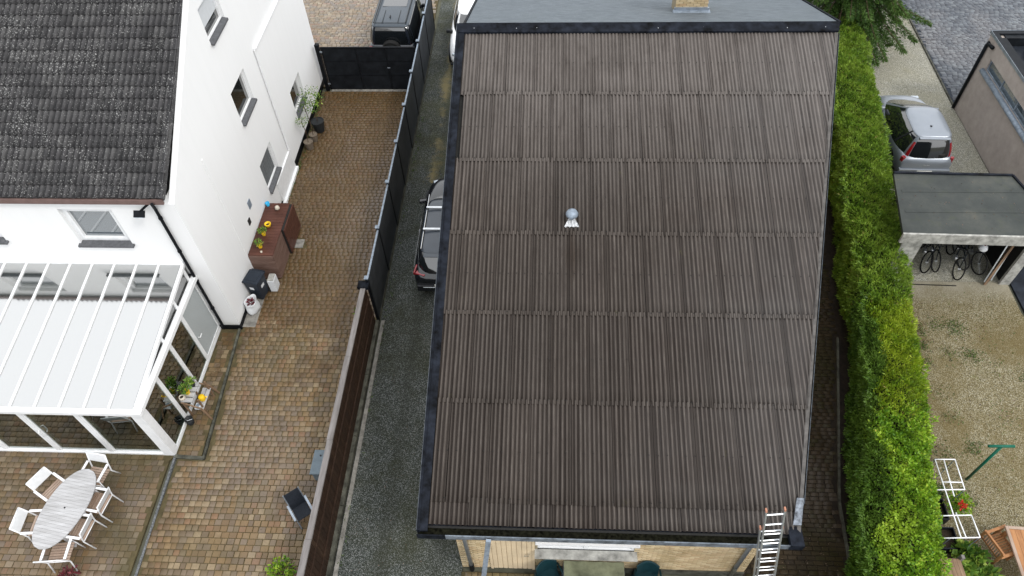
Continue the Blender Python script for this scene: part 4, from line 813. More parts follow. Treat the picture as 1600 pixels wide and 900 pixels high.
for r_ in range(7):
    y0=bounds[r_]; y1=min(bounds[r_+1]+.10,YR+.05); wd=waves[r_]*PW; x=-2.39-wd+ (offs[r_]%wd)
    while x<8:
        if x+wd>-2.2 and x<rx(y1)-.12:
            b=sheet_mesh(x,waves[r_],y0,y1,.010 if r_ else .008)
            if b:
                me=b.mesh('corrugated_sheet',MT['corr'],fix=False); at=me.attributes.new('dirt_shade','FLOAT','POINT'); at.data.foreach_set('value',DIRT_SHADE); s_=np.ones(len(me.polygons),bool); me.polygons.foreach_set('use_smooth',s_); place('corrugated_sheet',me,roofm)
        x+=wd
# nail heads in lines half way up and above each lap
b=MB()
for r_ in range(1,7):
    for yl in(bounds[r_]+.07,(bounds[r_]+bounds[r_+1])/2):
        x=-2.2
        while x<rx(yl)-.2:
            if random.random()<.8: b.obox(x,yl+random.uniform(-.012,.012),mz(yl)+.028+.02*(1-(yl-bounds[r_])/1.97),.018,.018,.012)
            x+=PW*2
b.obj('nail_heads',MT['dark'],roofm,kind='stuff')
# flashings
def rp(x,y,dz=0): return (x,y,mz(y)+dz)
def slab(b,pts,th):   # pts: 4 (x,y,dz)
    v=[rp(*p) for p in pts]+[(p[0],p[1],rp(*p)[2]-th) for p in pts]
    b.add(v,[(0,1,2,3),(7,6,5,4),(0,4,5,1),(1,5,6,2),(2,6,7,3),(3,7,4,0)])
b=MB(); slab(b,[(-2.50,5.2,.06),(-2.31,5.2,.045),(-2.31,RD,.045),(-2.50,RD,.06)],.04); slab(b,[(-2.52,5.2,.08),(-2.47,5.2,.08),(-2.47,RD,.08),(-2.52,RD,.08)],.3); b.obj('verge_flashing',MT['bitumen'],roofm)
b=MB(); b.box(-2.525,-2.515,5.2,5.25,2.6,2.9); slab(b,[(-2.535,5.2,.09),(-2.522,5.2,.09),(-2.522,RD,.09),(-2.535,RD,.09)],.1); b.obj('verge_trim',MT['edge'],roofm)
b=MB(); slab(b,[(-2.52,YR-.0,.075),(rx(YR),YR,.075),(rx(RD),RD,.10),(-2.52,RD,.10)],.05); b.obj('ridge_flashing',MT['bitumen'],roofm)
b=MB()
for x in(-2.2,-2.05,-.9,-.35,1.6,1.78,2.9,4.1,5.2,6.3,7.3): b.obox(x,YR+.12+random.uniform(-.05,.06),mz(YR+.12)+.08,.02,.02,.02)
b.obj('fixing_screws',MT['alu'],roofm)
b=MB(); slab(b,[(rx(5.3)-.08,5.3,.012),(rx(5.3)-.01,5.3,.03),(rx(YR)-.01,YR,.03),(rx(YR)-.08,YR,.012)],.03); b.obj('edge_strip',simple('weathered_edge_strip',(.095,.088,.082),.5,var=.3,scale=5),roofm)
b=MB(); slab(b,[(rx(5.9)+.012,5.9,.04),(rx(5.9)+.024,5.9,.04),(rx(YR)+.024,YR,.04),(rx(YR)+.012,YR,.04)],.12); b.obj('edge_trim',MT['edge'],roofm)
b=MB(); slab(b,[(rx(5.45)-.16,5.5,.05),(rx(5.45)+.0,5.5,.05),(rx(6)-.0,6.0,.05),(rx(6)-.14,6.0,.05)],.02); b.obj('patch_flashing',simple('stained_flashing',(.17,.19,.22),.5,var=.5,scale=12),roofm)
# gutter: box gutter full of moss
b=MB(); b.box(-2.52,5.05,5.14,5.36,2.60,2.65); b.box(-2.52,5.05,5.34,5.36,2.65,2.74); b.obj('gutter',MT['bitumen'],roofm)
b=MB(); b.box(-1.95,5.05,5.115,5.14,2.60,2.78); b.obj('gutter_front',simple('gutter_lip',(.13,.15,.175),.5,var=.4,scale=6),roofm,bevel=.008); b=MB(); b.box(-2.52,-1.95,5.115,5.14,2.60,2.78); b.obj('gutter_front',MT['bitumen'],roofm)
MB().box(-2.5,5.03,5.142,5.338,2.65,2.70).obj('gutter_silt',simple('black_moss',(.008,.008,.005),.95,var=.8,scale=14,bump=1.,spec=.03),roofm)
b=MB(); b.box(4.80,5.06,5.10,5.48,2.62,2.83); b.obj('gutter_end',MT['bitumen'],roofm)
MB().box(-2.4,4.9,5.36,WY+.02,2.46,2.56).obj('soffit',MT['whiteboard'],roofm)
def downpipe(pts,r=.045): b=MB(); b.tube(pts,r,12); return b.obj('downpipe',MT['zinc'],mb,smooth=True)
dpo=downpipe([(-1.80,5.25,2.60),(-1.66,5.36,2.35),(-1.62,5.36,.35)]); MB().cyl(-1.62,5.36,.03,.36,.058).obj('shoe',MT['black'],dpo)
downpipe([(4.62,5.25,2.6),(4.25,5.36,2.25),(4.22,5.36,.7)]); MB().cyl(4.22,5.36,.03,.70,.05).obj('shoe',MT['concdark'],mb)
b=MB(); b.beam((-1.08,5.06,2.76),(-1.38,4.72,.05),.10,.06); po=b.obj('leaning_post',MT['zincdull']); tag(po,'grey painted post leaning against the gutter beside the cream door','post')
# grey rear slope + chimney
P20=math.tan(R(20)); 
def bz(y): return mz(RD)+.06-P20*(y-RD)
b=MB(); vs=[]; 
for dz in(0,-.15): vs+=[(-2.30,RD,bz(RD)+dz),(rx(RD)-.02,RD,bz(RD)+dz),(rx(RD)-.02,24,bz(24)+dz),(-2.30,24,bz(24)+dz)]
b.add(vs,[(0,1,2,3),(7,6,5,4),(0,4,5,1),(1,5,6,2),(2,6,7,3),(3,7,4,0)]); rs_=b.obj('rear_slope',MT['slate'],mb)
y=RD+.15; i=0
while y<23.8:      # shingle courses as stepped lips
    b=MB(); b.add([(-2.29,y,bz(y)+.010),(rx(RD)-.03,y,bz(y)+.010),(rx(RD)-.03,y+.16,bz(y+.16)+.003),(-2.29,y+.16,bz(y+.16)+.003),(-2.29,y+.16,bz(y+.16)+.016),(rx(RD)-.03,y+.16,bz(y+.16)+.016)],[(0,1,5,4),(4,5,2,3)]); b.obj('shingle_course',MT['slate'],rs_); y+=.17
for x0_,x1_ in((-2.36,-2.30),(rx(RD)-.02,rx(RD)+.04)):
    b=MB(); b.ext([(x0_,RD,bz(RD)+.04),(x0_,24,bz(24)+.04),(x0_,24,bz(24)-.2),(x0_,RD,bz(RD)-.2)],(x1_-x0_,0,0))
    b.obj('rear_verge',MT['bitumen'],mb)
ch=MB(); CHX=(3.58,4.50); ch.box(CHX[0]+.01,CHX[1]-.01,19.42,20.1,5.2,7.2); cho=ch.obj('chimney',MT['mortar'],mb)
cen=[];dx=[]
for j in range(32):
    z=5.35+j*.06; x=CHX[0]+(.1 if j%2 else 0)
    if j%2: cen.append((CHX[0]+.045,19.41,z)); dx.append(.085)
    while x<CHX[1]-.03:
        w_=min(.2,CHX[1]-x); cen.append((x+w_/2,19.41,z)); dx.append(w_-.014); x+=.2
bk=[]
for j in range(len(cen)):
    if ('b',round(dx[j],2)) not in [q_[0] for q_ in bk]: bk.append((('b',round(dx[j],2)),MB().box(-dx[j]/2,dx[j]/2,-.01,.01,-.024,.024).mesh('brick',MT['brick'])))
bd=dict(bk)
for c_,w_ in zip(cen,dx): place('brick',bd[('b',round(w_,2))],cho,Matrix.Translation(c_))
MB().box(CHX[0]-.03,CHX[1]+.03,19.34,19.40,bz(19.4)-.0,bz(19.4)+.16).obj('lead_flashing',MT['zinc'],cho); MB().box(CHX[0]-.06,CHX[1]+.06,19.18,19.40,bz(19.3)-.05,bz(19.3)+.05).obj('lead_apron',MT['zincdull'],cho)
# flue vent with cap on corrugated roof
vt=thing('roof_vent','mushroom-capped grey vent with white flashing on the corrugated roof','vent',(.58,12.0,mz(12.0)))
b=MB(); vz=mz(12.1); b.cyl(.58,12.1,vz,vz+.18,.06); b.obj('pipe',MT['zincdull'],vt); b=MB(); b.lathe([(.06,vz+.14),(.14,vz+.16),(.15,vz+.20),(.12,vz+.26),(.05,vz+.285),(0,vz+.29)],.58,12.1,20); b.obj('cap',MT['zincdull'],vt,smooth=True)
b=MB(); pts=[]; nz=12
lead=[]
for i in range(41):
    u=i/40; x=.40+.36*u; zz=.024+.017*math.cos(2*math.pi*(x-.40)/PW); lead.append((x,zz))
vs=[(x,11.86+ (.02 if int((x-.4)/.045)%2 else 0),mz(11.86)+z_+.035) for x,z_ in lead]+[(.58+(x-.58)*.35,12.10,mz(12.10)+.075) for x,z_ in lead]
b.add(vs,[(i,i+1,42+i,41+i) for i in range(40)]); b.obj('lead_flashing',simple('grimy_white_flashing',(.50,.51,.52),.6,var=.4,scale=18),vt)
# ladder
lad=thing('extension_ladder','aluminium extension ladder leaning over the gutter','ladder',(4.6,3.7,.03))
def ladpt(s,x,off=0):    # s along ladder from foot to top
    a=Vector((4.72,4.02,.03)); d_=Vector((4.43,5.50,3.38)); p=a.lerp(d_,s); return p
foot=Vector((4.66,4.33,.03)); topp=Vector((4.22,5.33,4.05)); dv=(topp-foot); Ld=dv.length; dv.normalize(); sx=Vector((1,0.10,0)).normalized(); nn_=sx.cross(dv).normalized()
def section(f0,f1,w,off,nm):
    for s in(-1,1):
        a=foot+dv*f0+sx*s*w/2+nn_*off; c_=foot+dv*f1+sx*s*w/2+nn_*off; b=MB(); b.beam(a,c_,.028,.065); b.obj('stile',MT['alu'],lad)
        b=MB(); b.beam(c_,c_+dv*.055,.031,.067); b.obj('end_cap',MT['orange'],lad)
    s_=f0+.15
    while s_<f1-.05:
        a=foot+dv*s_+nn_*off; b=MB(); b.tube([a-sx*(w/2-.015),a+sx*(w/2-.015)],.017,8); b.obj('rung',MT['alu'],lad); s_+=.30
section(0,Ld-.62,.42,-.03,'a'); section(.60,Ld,.345,.035,'b')
# terrace: covered table and two chairs
t=thing('covered_table','garden table under a greenish grey weather cover','table',(1.1,5.0,.03))
b=MB(); nx,ny=16,10; vs=[]
for j in range(ny+1):
    for i in range(nx+1):
        x=.46+1.32*i/nx; y=4.52+.85*j/ny; vs.append((x,y,.76+.012*math.sin(i*1.3+j*.7)+.008*math.sin(j*2.1)))
b.add(vs,[(j*(nx+1)+i,j*(nx+1)+i+1,(j+1)*(nx+1)+i+1,(j+1)*(nx+1)+i) for j in range(ny) for i in range(nx)]); b.obj('cover_top',MT['cover'],t,smooth=True)
ring=[(0.46+1.32*i/12,4.52) for i in range(13)]+[(1.78,4.52+.85*i/8) for i in range(1,9)]+[(1.78-1.32*i/12,5.37) for i in range(1,13)]+[(.46,5.37-.85*i/8) for i in range(1,8)]
n_=len(ring); vs=[]
for z,k_ in((.76,0),(.68,.02),(.35,.05),(.12,.07)):
    for i,(x,y) in enumerate(ring): cx,cy=1.12,4.95; fl_=k_*(1+.5*math.sin(i*1.9)); vs.append((x+(x-cx)*fl_,y+(y-cy)*fl_,z+.01*math.sin(i*1.1)))
b=MB(); b.add(vs,[(r_*n_+i,r_*n_+(i+1)%n_,(r_+1)*n_+(i+1)%n_,(r_+1)*n_+i) for r_ in range(3) for i in range(n_)]); b.obj('cover_skirt',MT['coverside'],t,smooth=True)
for x in(.55,1.69):
    for y in(4.6,5.25): MB().box(x-.03,x+.03,y-.03,y+.03,.03,.7).obj('leg',MT['alu'],t)
def plastic_chair():
    t=thing('plastic_chair','x','chair',(0,0,0))
    b=MB(); vs=[]; nx,nz=8,6    # curved back, faces -Y
    for th in(0,.02):
        for j in range(nz+1):
            for i in range(nx+1):
                u=i/nx*2-1; z=.42+.42*j/nz-(.06*u*u if j==nz else 0); vs.append((u*(.23+.02*j/nz),.20+.08*j/nz-.10*u*u+th,z))
    q=(nx+1)*(nz+1); fs=[]
    for o_ in(0,q):
        fs+=[(o_+j*(nx+1)+i,o_+j*(nx+1)+i+1,o_+(j+1)*(nx+1)+i+1,o_+(j+1)*(nx+1)+i) for j in range(nz) for i in range(nx)]
    fs+=[(nz*(nx+1)+i,nz*(nx+1)+i+1,q+nz*(nx+1)+i+1,q+nz*(nx+1)+i) for i in range(nx)]
    b.add(vs,fs); b.obj('backrest',MT['greenplastic'],t,smooth=True)
    b=MB(); b.box(-.24,.24,-.26,.20,.40,.425,.01); b.obj('seat',MT['greenplastic'],t,bevel=.01)
    for s in(-1,1):
        b=MB(); b.tube([(s*.27,.18,.64),(s*.29,-.05,.645),(s*.28,-.24,.62),(s*.27,-.27,.4)],.022,8); b.obj('armrest',MT['greenplastic'],t,smooth=True)
        for y in(-.24,.2): b=MB(); b.beam((s*.24,y,.41),(s*.28,y*1.15,0),.045,.045); b.obj('leg',MT['greenplastic'],t)
    b=MB()
    for i in range(3):
        for j in range(3): b.cyl((i-1)*.06,0,0,.004,.012,n=6)
    return t
p1=plastic_chair(); p2=copy_tree(p1)
p1.location=(.15,5.08,.03); p1.rotation_euler=(0,0,R(25)); p1['label']='dark green plastic chair at the door side of the covered table'; p1['group']='green plastic chairs by the brick wall'
p2.location=(2.30,5.1,.03); p2.rotation_euler=(0,0,R(0)); p2['label']='dark green plastic chair at the ladder side of the covered table'; p2['group']='green plastic chairs by the brick wall'
t=thing('dark_hose','coiled dark hose on the ground beside the cream door','hose',(-.05,5.25,.05)); b=MB(); b.tube([(-.05+.09*math.cos(a)*(1+a*.02),5.2+.07*math.sin(a),.05+.006*a) for a in [k_*.5 for k_ in range(26)]],.014,6); b.obj('hose',MT['plastic'],t)
#==================================================================== HEDGES
yl=[2.0,5.2,6.2,8.03,9.56,11.96,14.03,17,22,26]; xl=[6.1,6.72,6.95,7.45,7.85,8.40,8.62,9.12,10.0,10.5]
yr_=[2.0,5.15,7.57,9.23,12.8,17.15,21,24.5,26]; xr_=[7.5,8.22,8.82,9.15,9.83,10.55,11.2,11.65,11.9]
def hedge(name,label,y0,y1,mat,dens,Ls,Ws,ht,spread=.8,up=.4,rough=.10,extra_side=None):
    t=thing(name,label,'hedge',((np.interp((y0+y1)/2,yl,xl)+np.interp((y0+y1)/2,yr_,xr_))/2,(y0+y1)/2,0))
    ln=y1-y0
    # core
    b=MB(); k_=max(4,int(ln/.5)); vs=[]
    for i in range(k_+1):
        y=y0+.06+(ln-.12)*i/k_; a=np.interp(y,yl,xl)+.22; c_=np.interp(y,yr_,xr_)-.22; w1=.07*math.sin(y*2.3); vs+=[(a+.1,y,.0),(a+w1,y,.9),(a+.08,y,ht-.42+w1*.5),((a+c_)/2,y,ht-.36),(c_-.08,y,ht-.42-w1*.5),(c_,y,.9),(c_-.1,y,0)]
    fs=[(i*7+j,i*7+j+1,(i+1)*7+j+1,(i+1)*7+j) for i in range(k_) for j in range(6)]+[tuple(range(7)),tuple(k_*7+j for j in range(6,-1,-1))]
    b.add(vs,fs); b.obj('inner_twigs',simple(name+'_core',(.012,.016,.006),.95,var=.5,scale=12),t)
    P=[];N=[]
    def soft(y):
        y=np.where(y<y0+.5,y+np.where(y0>3,rng.normal(0,.22,len(y)),0),y); return np.where(y>y1-.5,y+rng.normal(0,.22,len(y)),y)
    def noise2(a,b_,c_): return .5*np.sin(a*2.1+b_*1.3+c_)+.3*np.sin(a*5.3-b_*4.1+1.7*c_)+.25*np.sin(a*11+b_*9+c_*2)+.2*np.sin(b_*17-a*13)
    n=int(dens*ln*1.45); y=soft(rng.uniform(y0,y1,n)); u=rng.uniform(0,1,n); a=np.interp(y,yl,xl); c_=np.interp(y,yr_,xr_); x=a+(c_-a)*u
    edge=np.minimum(u,1-u); z=ht+rough*noise2(x,y,1.)-.22*np.clip(.16-edge,0,1)/.16*.8-np.abs(rng.normal(0,.075,n)); P.append(np.stack([x,y,z],1)); N.append(np.tile([0,0,1.],(n,1))+np.stack([np.where(edge<.16,np.sign(u-.5)*.7,0),0*u,0*u],1))
    for s in(-1,1):
        n=int(dens*ln*ht*(.75 if s<0 else .35)); y=soft(rng.uniform(y0,y1,n)); z=rng.uniform(.03,ht-.05,n); xx=(np.interp(y,yl,xl) if s<0 else np.interp(y,yr_,xr_)); k2=np.where(z>ht*.6,0,(ht*.6-z)*-.10)
        if s<0: k2=k2-.10*(1-z/ht)*0
        x=xx+s*(k2+rough*.9*noise2(z*1.3,y,3.+s))-s*np.abs(rng.normal(0,.05,n)); P.append(np.stack([x,y,z],1)); N.append(np.tile([s*1.,0,.2],(n,1)))
    P=np.concatenate(P);N=np.concatenate(N)
    # spray clusters: pull tint by position so clumps read light and dark
    cl=noise2(P[:,0]*2.3,P[:,1]*2.1,P[:,2]*3+.5); tint=np.clip(.50+.22*cl+rng.normal(0,.17,len(P)),.02,.94); tint=np.where(rng.uniform(0,1,len(P))<.012,.99,tint)
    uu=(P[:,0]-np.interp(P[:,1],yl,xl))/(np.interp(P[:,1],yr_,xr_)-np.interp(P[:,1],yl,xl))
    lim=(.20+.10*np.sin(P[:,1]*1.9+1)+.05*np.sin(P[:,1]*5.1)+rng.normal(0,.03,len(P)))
    shady=(uu<lim)&(y0<12)  # left strip: conifer leaves, darkened in colour as the shaded face
    leaves('foliage',P[~shady],N[~shady],Ls,Ws,mat,t,spread=spread,up=up,tint=tint[~shady])
    if shady.any():
        q=np.concatenate([P[shady],P[shady]+rng.normal(0,.02,(shady.sum(),3))]); leaves('shaded_conifer_side',q,np.concatenate([N[shady]]*2),.085,.024,MT['sideleaf'],t,spread=.65,up=.35,tint=np.clip(np.concatenate([tint[shady]]*2)-.05,.02,.95))
    return t
hedge('thuja_hedge','long clipped green conifer hedge beside the silver car and carport',12.35,25.6,MT['thuja'],2300,.105,.028,1.68,.65,.35,.17)
hedge('golden_hedge','yellow-green conifer hedge section in the middle of the hedge row',8.95,12.3,MT['gold'],2600,.095,.028,1.62,.65,.35,.15)
hedge('privet_hedge','bright broad-leaved hedge section nearest the camera',2.2,8.9,MT['broad'],2500,.072,.048,1.64,1.0,.2,.20)
# fir tree at the back end of the hedge
ft=thing('fir_tree','large dark green fir tree at the back end of the hedge','tree',(11.6,27.4,0))
MB().tube([(11.6,27.6,0),(11.65,27.6,3),(11.6,27.6,8)],.2,10,rs=[.24,.17,.05]).obj('trunk',MT['bark'],ft)
PP=[];NN=[];TT_=[];bb=MB()
for i in range(330):
    z=random.uniform(1.5,8.6); az=random.uniform(0,2*math.pi); Lb=(9.9-z)/7.9*3.3*random.uniform(.75,1.1)+.15; ca,sa=math.cos(az),math.sin(az)
    x0_,y0_=11.6,27.6; tip=(x0_+ca*Lb,y0_+sa*Lb,z-.18*Lb)
    bb.tube([(x0_,y0_,z),(x0_+ca*Lb*.5,y0_+sa*Lb*.5,z+.02),tip],.02,5,rs=[.035,.02,.006])
    n=int(1050*Lb/3); s=rng.uniform(.15,1,n)**.8; lat=rng.normal(0,1,n)*.28*(1.05-s)*Lb*.55
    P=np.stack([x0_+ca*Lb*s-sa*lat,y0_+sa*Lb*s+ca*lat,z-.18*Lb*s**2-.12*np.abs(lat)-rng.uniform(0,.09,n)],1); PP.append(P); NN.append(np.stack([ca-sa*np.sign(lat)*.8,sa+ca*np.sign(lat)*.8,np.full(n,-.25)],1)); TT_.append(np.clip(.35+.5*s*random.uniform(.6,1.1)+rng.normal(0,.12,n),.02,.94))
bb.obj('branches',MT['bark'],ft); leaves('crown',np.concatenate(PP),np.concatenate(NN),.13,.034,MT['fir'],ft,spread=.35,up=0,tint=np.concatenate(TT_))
# ground cover
def patch(name,label,cat,c,r,n,mat,ls,h=.05,kind=None):
    P=np.stack([rng.normal(c[0],r,n),rng.normal(c[1],r*.8,n),rng.uniform(.015,.03,n)],1); o=leaves(name,P,np.tile([0,0,.5],(n,1)),ls,ls*.4,mat,None,spread=.9,up=.4); tag(o,label,cat,kind=kind); return o
P=[]
for (x,y,r,n) in((11.53,12.47,.16,260),(11.05,12.55,.12,120),(11.67,11.5,.12,170),(11.13,11.5,.15,100),(12.9,10.8,.14,120),(10.55,9.6,.14,90),(10.75,8.7,.13,150),(10.45,10.3,.2,80),(11.9,9.6,.35,80),(12.4,12.3,.5,100),(11.3,8.2,.4,80),(12.1,11.4,.3,90),(9.95,8.5,.2,150),(10.1,7.4,.25,200),(10.5,12.3,.14,200),(10.45,11.8,.10,120),(10.35,11.3,.1,120)): P.append(np.stack([rng.normal(x,r,n),rng.normal(y,r,n),rng.uniform(.012,.03,n)],1))
P=np.concatenate(P); o=leaves('weed_patches',P,np.tile([0,0,.6],(len(P),1)),.06,.022,MT['weed'],None,spread=.9,up=.3); tag(o,'scattered green weeds growing through the yard gravel','weeds',kind='stuff')
P=[]
for i in range(5200):
    y=random.uniform(6.5,13.9); e=np.interp(y,yr_,xr_)+.02; P.append((e+abs(random.gauss(0,.24+.18*math.sin(y*1.7))),y,.018+random.uniform(0,.02)))
for i in range(500):
    y=random.uniform(5,13.5); P.append((random.uniform(9.6,13),y,.02))
P=np.array(P); o=leaves('leaf_litter',P,np.tile([0,0,.1],(len(P),1)),.05,.03,MT['deadleaf'],None,spread=1.,up=-.05); tag(o,'brown fallen leaves strewn along the hedge foot','leaf litter',kind='stuff')
P=[]
for i in range(260):
    s_=random.random()
    if s_<.45: x,y=-8.80+abs(random.gauss(0,.05)),random.uniform(17.3,23.3)
    elif s_<.75: x,y=-5.14-abs(random.gauss(0,.05)),random.uniform(4.5,12.3)
    else: x,y=random.uniform(-4.8,-4.65),random.uniform(4.5,23)
    for k_ in range(5): P.append((x+random.gauss(0,.02),y+random.gauss(0,.025),.03))
P=np.array(P); o=leaves('joint_weeds',P,np.tile([0,0,.6],(len(P),1)),.055,.02,MT['weed'],None,spread=.9,up=.3); tag(o,'tiny weeds and moss tufts in the joints along wall and fences','weeds',kind='stuff')
P=[]
for i in range(420): P.append((random.uniform(-9.2,-5.1),random.uniform(4.6,23.2),.036))
for i in range(90): P.append((random.uniform(9.7,13.3),random.uniform(13.9,16),2.51))
for i in range(160): P.append((random.uniform(10.8,14.6),random.uniform(17,26),.02))
P=np.array(P); o=leaves('scattered_leaves',P,np.tile([0,0,.1],(len(P),1)),.035,.022,MT['deadleaf'],None,spread=1.,up=-.05,tint=rng.uniform(.2,1,len(P))); tag(o,'small brown leaves scattered on the cobbles, carport roof and pale gravel','leaf litter',kind='stuff')
P=[]
for i in range(900): P.append((random.uniform(-4.7,-2.5),random.uniform(4,24),.02))
for i in range(450): P.append((random.uniform(4.6,6.9),random.uniform(4.6,7.5),.045))
P=np.array(P); o=leaves('fallen_leaves',P,np.tile([0,0,.1],(len(P),1)),.03,.02,MT['deadleaf'],None,spread=1.,up=-.05,tint=rng.uniform(.4,1,len(P))); tag(o,'tiny pale leaves scattered on gravel drive and side path','leaf litter',kind='stuff')
#==================================================================== CARS
def outline(yf,yr,w,nf=2.6,nr=3.5,n=36):
    pts=[]; cy=(yf+yr)/2; h=(yf-yr)/2
    for k in range(n):
        a=2*math.pi*k/n; c_,s_=math.cos(a),math.sin(a); e=nf if s_>0 else nr
        pts.append((w*math.copysign(abs(c_)**(2/ (e+1.2)),c_),cy+h*math.copysign(abs(s_)**(2/e),s_)))
    return pts
def car(name,label,cat,loc,rz,sp):
    t=thing(name,label,cat,(0,0,0)); L2=sp['len']/2; w=sp['w']/2; bm=sp['paint']
    # body loft
    st=sp['st']; prof=[]; vs=[]; 
    for (y,kw,zb,zt,kt,cr) in st:
        hw=w*kw; hp=[(hw*.90,zb),(hw*.985,zb+.10),(hw,(zb+zt)*.5),(hw*.985,zt-.12),(hw*(.96*kt+.04*.96),zt-.035),(hw*kt*.9,zt+.005),(hw*kt*.5,zt+cr*.75),(0,zt+cr)]
        ring=[(x,y,z) for x,z in hp]+[(-x,y,z) for x,z in reversed(hp[:-1])]; vs+=ring
    m=15; fs=[(i*m+j,i*m+j+1,(i+1)*m+j+1,(i+1)*m+j) for i in range(len(st)-1) for j in range(m-1)]
    fs+=[(i*m+m-1,i*m,(i+1)*m,(i+1)*m+m-1) for i in range(len(st)-1)]+[tuple(range(m)),tuple((len(st)-1)*m+j for j in range(m-1,-1,-1))]
    b=MB(); b.add(vs,fs); b.obj('body',bm,t,smooth=True,sub=2)
    # greenhouse
    N=36; belt=outline(*sp['belt'],n=N); rf=outline(*sp['roof'],n=N); zb,zr=sp['zbelt'],sp['zroof']
    zbf=sp.get('zbf',zb); 
    yF,yR=sp['belt'][0],sp['belt'][1]
    def bzv(y): return zbf+(zb-zbf)*(yF-y)/(yF-yR) if y>0 else (zb+zbf)/2+(zb-(zb+zbf)/2)*(-y)/abs(yR)
    def hull(k,s,out=0):
        (x0,y0),(x1,y1)=belt[k%N],rf[k%N]; bul=.035*math.sin(math.pi*s); x=x0+(x1-x0)*s; y=y0+(y1-y0)*s; l_=math.hypot(x,y*.5)+1e-6
        return (x+(x/w)*(bul+out),y+(bul+out)*(y/L2),bzv(y0)+(zr-bzv(y0))*s)
    vs=[hull(k,s) for s in(-.12,0,.35,.7,1) for k in range(N)]; fs=[(r*N+k,r*N+(k+1)%N,(r+1)*N+(k+1)%N,(r+1)*N+k) for r in range(4) for k in range(N)]+[tuple(4*N+k for k in range(N))]
    b=MB(); b.add(vs,fs); b.obj('windows',MT['carglass'],t,smooth=True)
    # roof panel with crown
    vs=[]; cyr=(sp['roof'][0]+sp['roof'][1])/2
    for q,z in((1.015,-.03),(1.02,.0),(.93,.02),(.6,.045),(.25,.055)): vs+=[(x*q,cyr+(y-cyr)*q,zr+z) for x,y in rf]
    b=MB(); b.add(vs,[(r*N+k,r*N+(k+1)%N,(r+1)*N+(k+1)%N,(r+1)*N+k) for r in range(4) for k in range(N)]+[tuple(4*N+k for k in range(N))]); b.obj('roof_panel',sp.get('roofmat',bm),t,smooth=True)
    def strip(k0,k1,s0,s1,out,mat,nm,th=.0):
        vs=[];ks=[k0+(k1-k0)*i/4 for i in range(5)]; ss=[s0+(s1-s0)*i/6 for i in range(7)]
        def H(kf,s,o_):
            a=math.floor(kf); f_=kf-a; p,q=hull(a,s,o_),hull(a+1,s,o_); return tuple(p[i]*(1-f_)+q[i]*f_ for i in range(3))
        for o_ in(out,-.02): vs+=[H(kf,s,o_) for s in ss for kf in ks]
        n1=35; fs=[(r*5+k,r*5+k+1,(r+1)*5+k+1,(r+1)*5+k) for r in range(6) for k in range(4)]; fs+=[tuple(n1+i for i in f_) for f_ in fs]
        fs+=[(r*5,(r+1)*5,n1+(r+1)*5,n1+r*5) for r in range(6)]+[(r*5+4,(r+1)*5+4,n1+(r+1)*5+4,n1+r*5+4) for r in range(6)]
        b=MB(); b.add(vs,fs); b.obj(nm,mat,t,smooth=False)
    for (k0,k1,nm,mt) in sp['pillars']:
        strip(k0,k1,-.02,1.0,.012,mt or bm,nm); strip(18-k1,18-k0,-.02,1.0,.012,mt or bm,nm)
    for f_ in sp.get('lampstrips',[]):
        k0,k1,s0,s1=f_; strip(k0,k1,s0,s1,.03,MT['redlamp'],'tail_lamp'); strip(54-k1,54-k0,s0,s1,.03,MT['redlamp'],'tail_lamp')
    # wheels
    for sx_ in(-1,1):
        for y in sp['wheels']:
            R_=sp['wr']; x=sx_*(w-.10)
            b=MB(); b.tube([(x-sx_*.10,y,R_),(x+sx_*.105,y,R_)],R_,24); wo_=b.obj('wheel',MT['tyre'],t,bevel=.02)
            b=MB(); b.tube([(x+sx_*.08,y,R_),(x+sx_*.112,y,R_)],R_*.66,20); 
            b.obj('rim',MT['rim'],wo_)
            b=MB(); b.tube([(x-sx_*.1,y,R_+.02),(x+sx_*.098,y,R_+.02)],R_+.055,24); b.obj('wheel_arch',MT['plastic'],t)
    # mirrors
    my=sp['belt'][0]-sp.get('mirback',.55)
    for s in(-1,1):
        b=MB(); b.obox(s*(w+.0),my,zbf+.05,.26,.11,.13,R(-10*s)); b.obj('mirror',sp.get('mirmat',bm),t,bevel=.03)
    for nm,mt,args in sp['extra']:
        b=MB()
        for a in args:
            b=MB()
            if a[0]=='box': b.obox(*a[1:])
            elif a[0]=='tube': b.tube(a[1],a[2],18 if 'spare' in nm else 10)
            b.obj(nm,MT[mt],t,bevel=sp.get('bev',.012) if a[0]=='box' else (.03 if 'spare' in nm else 0))
    t.location=loc; t.rotation_euler=(0,0,rz); t.scale=(1,sp.get('ys',1),1); return t
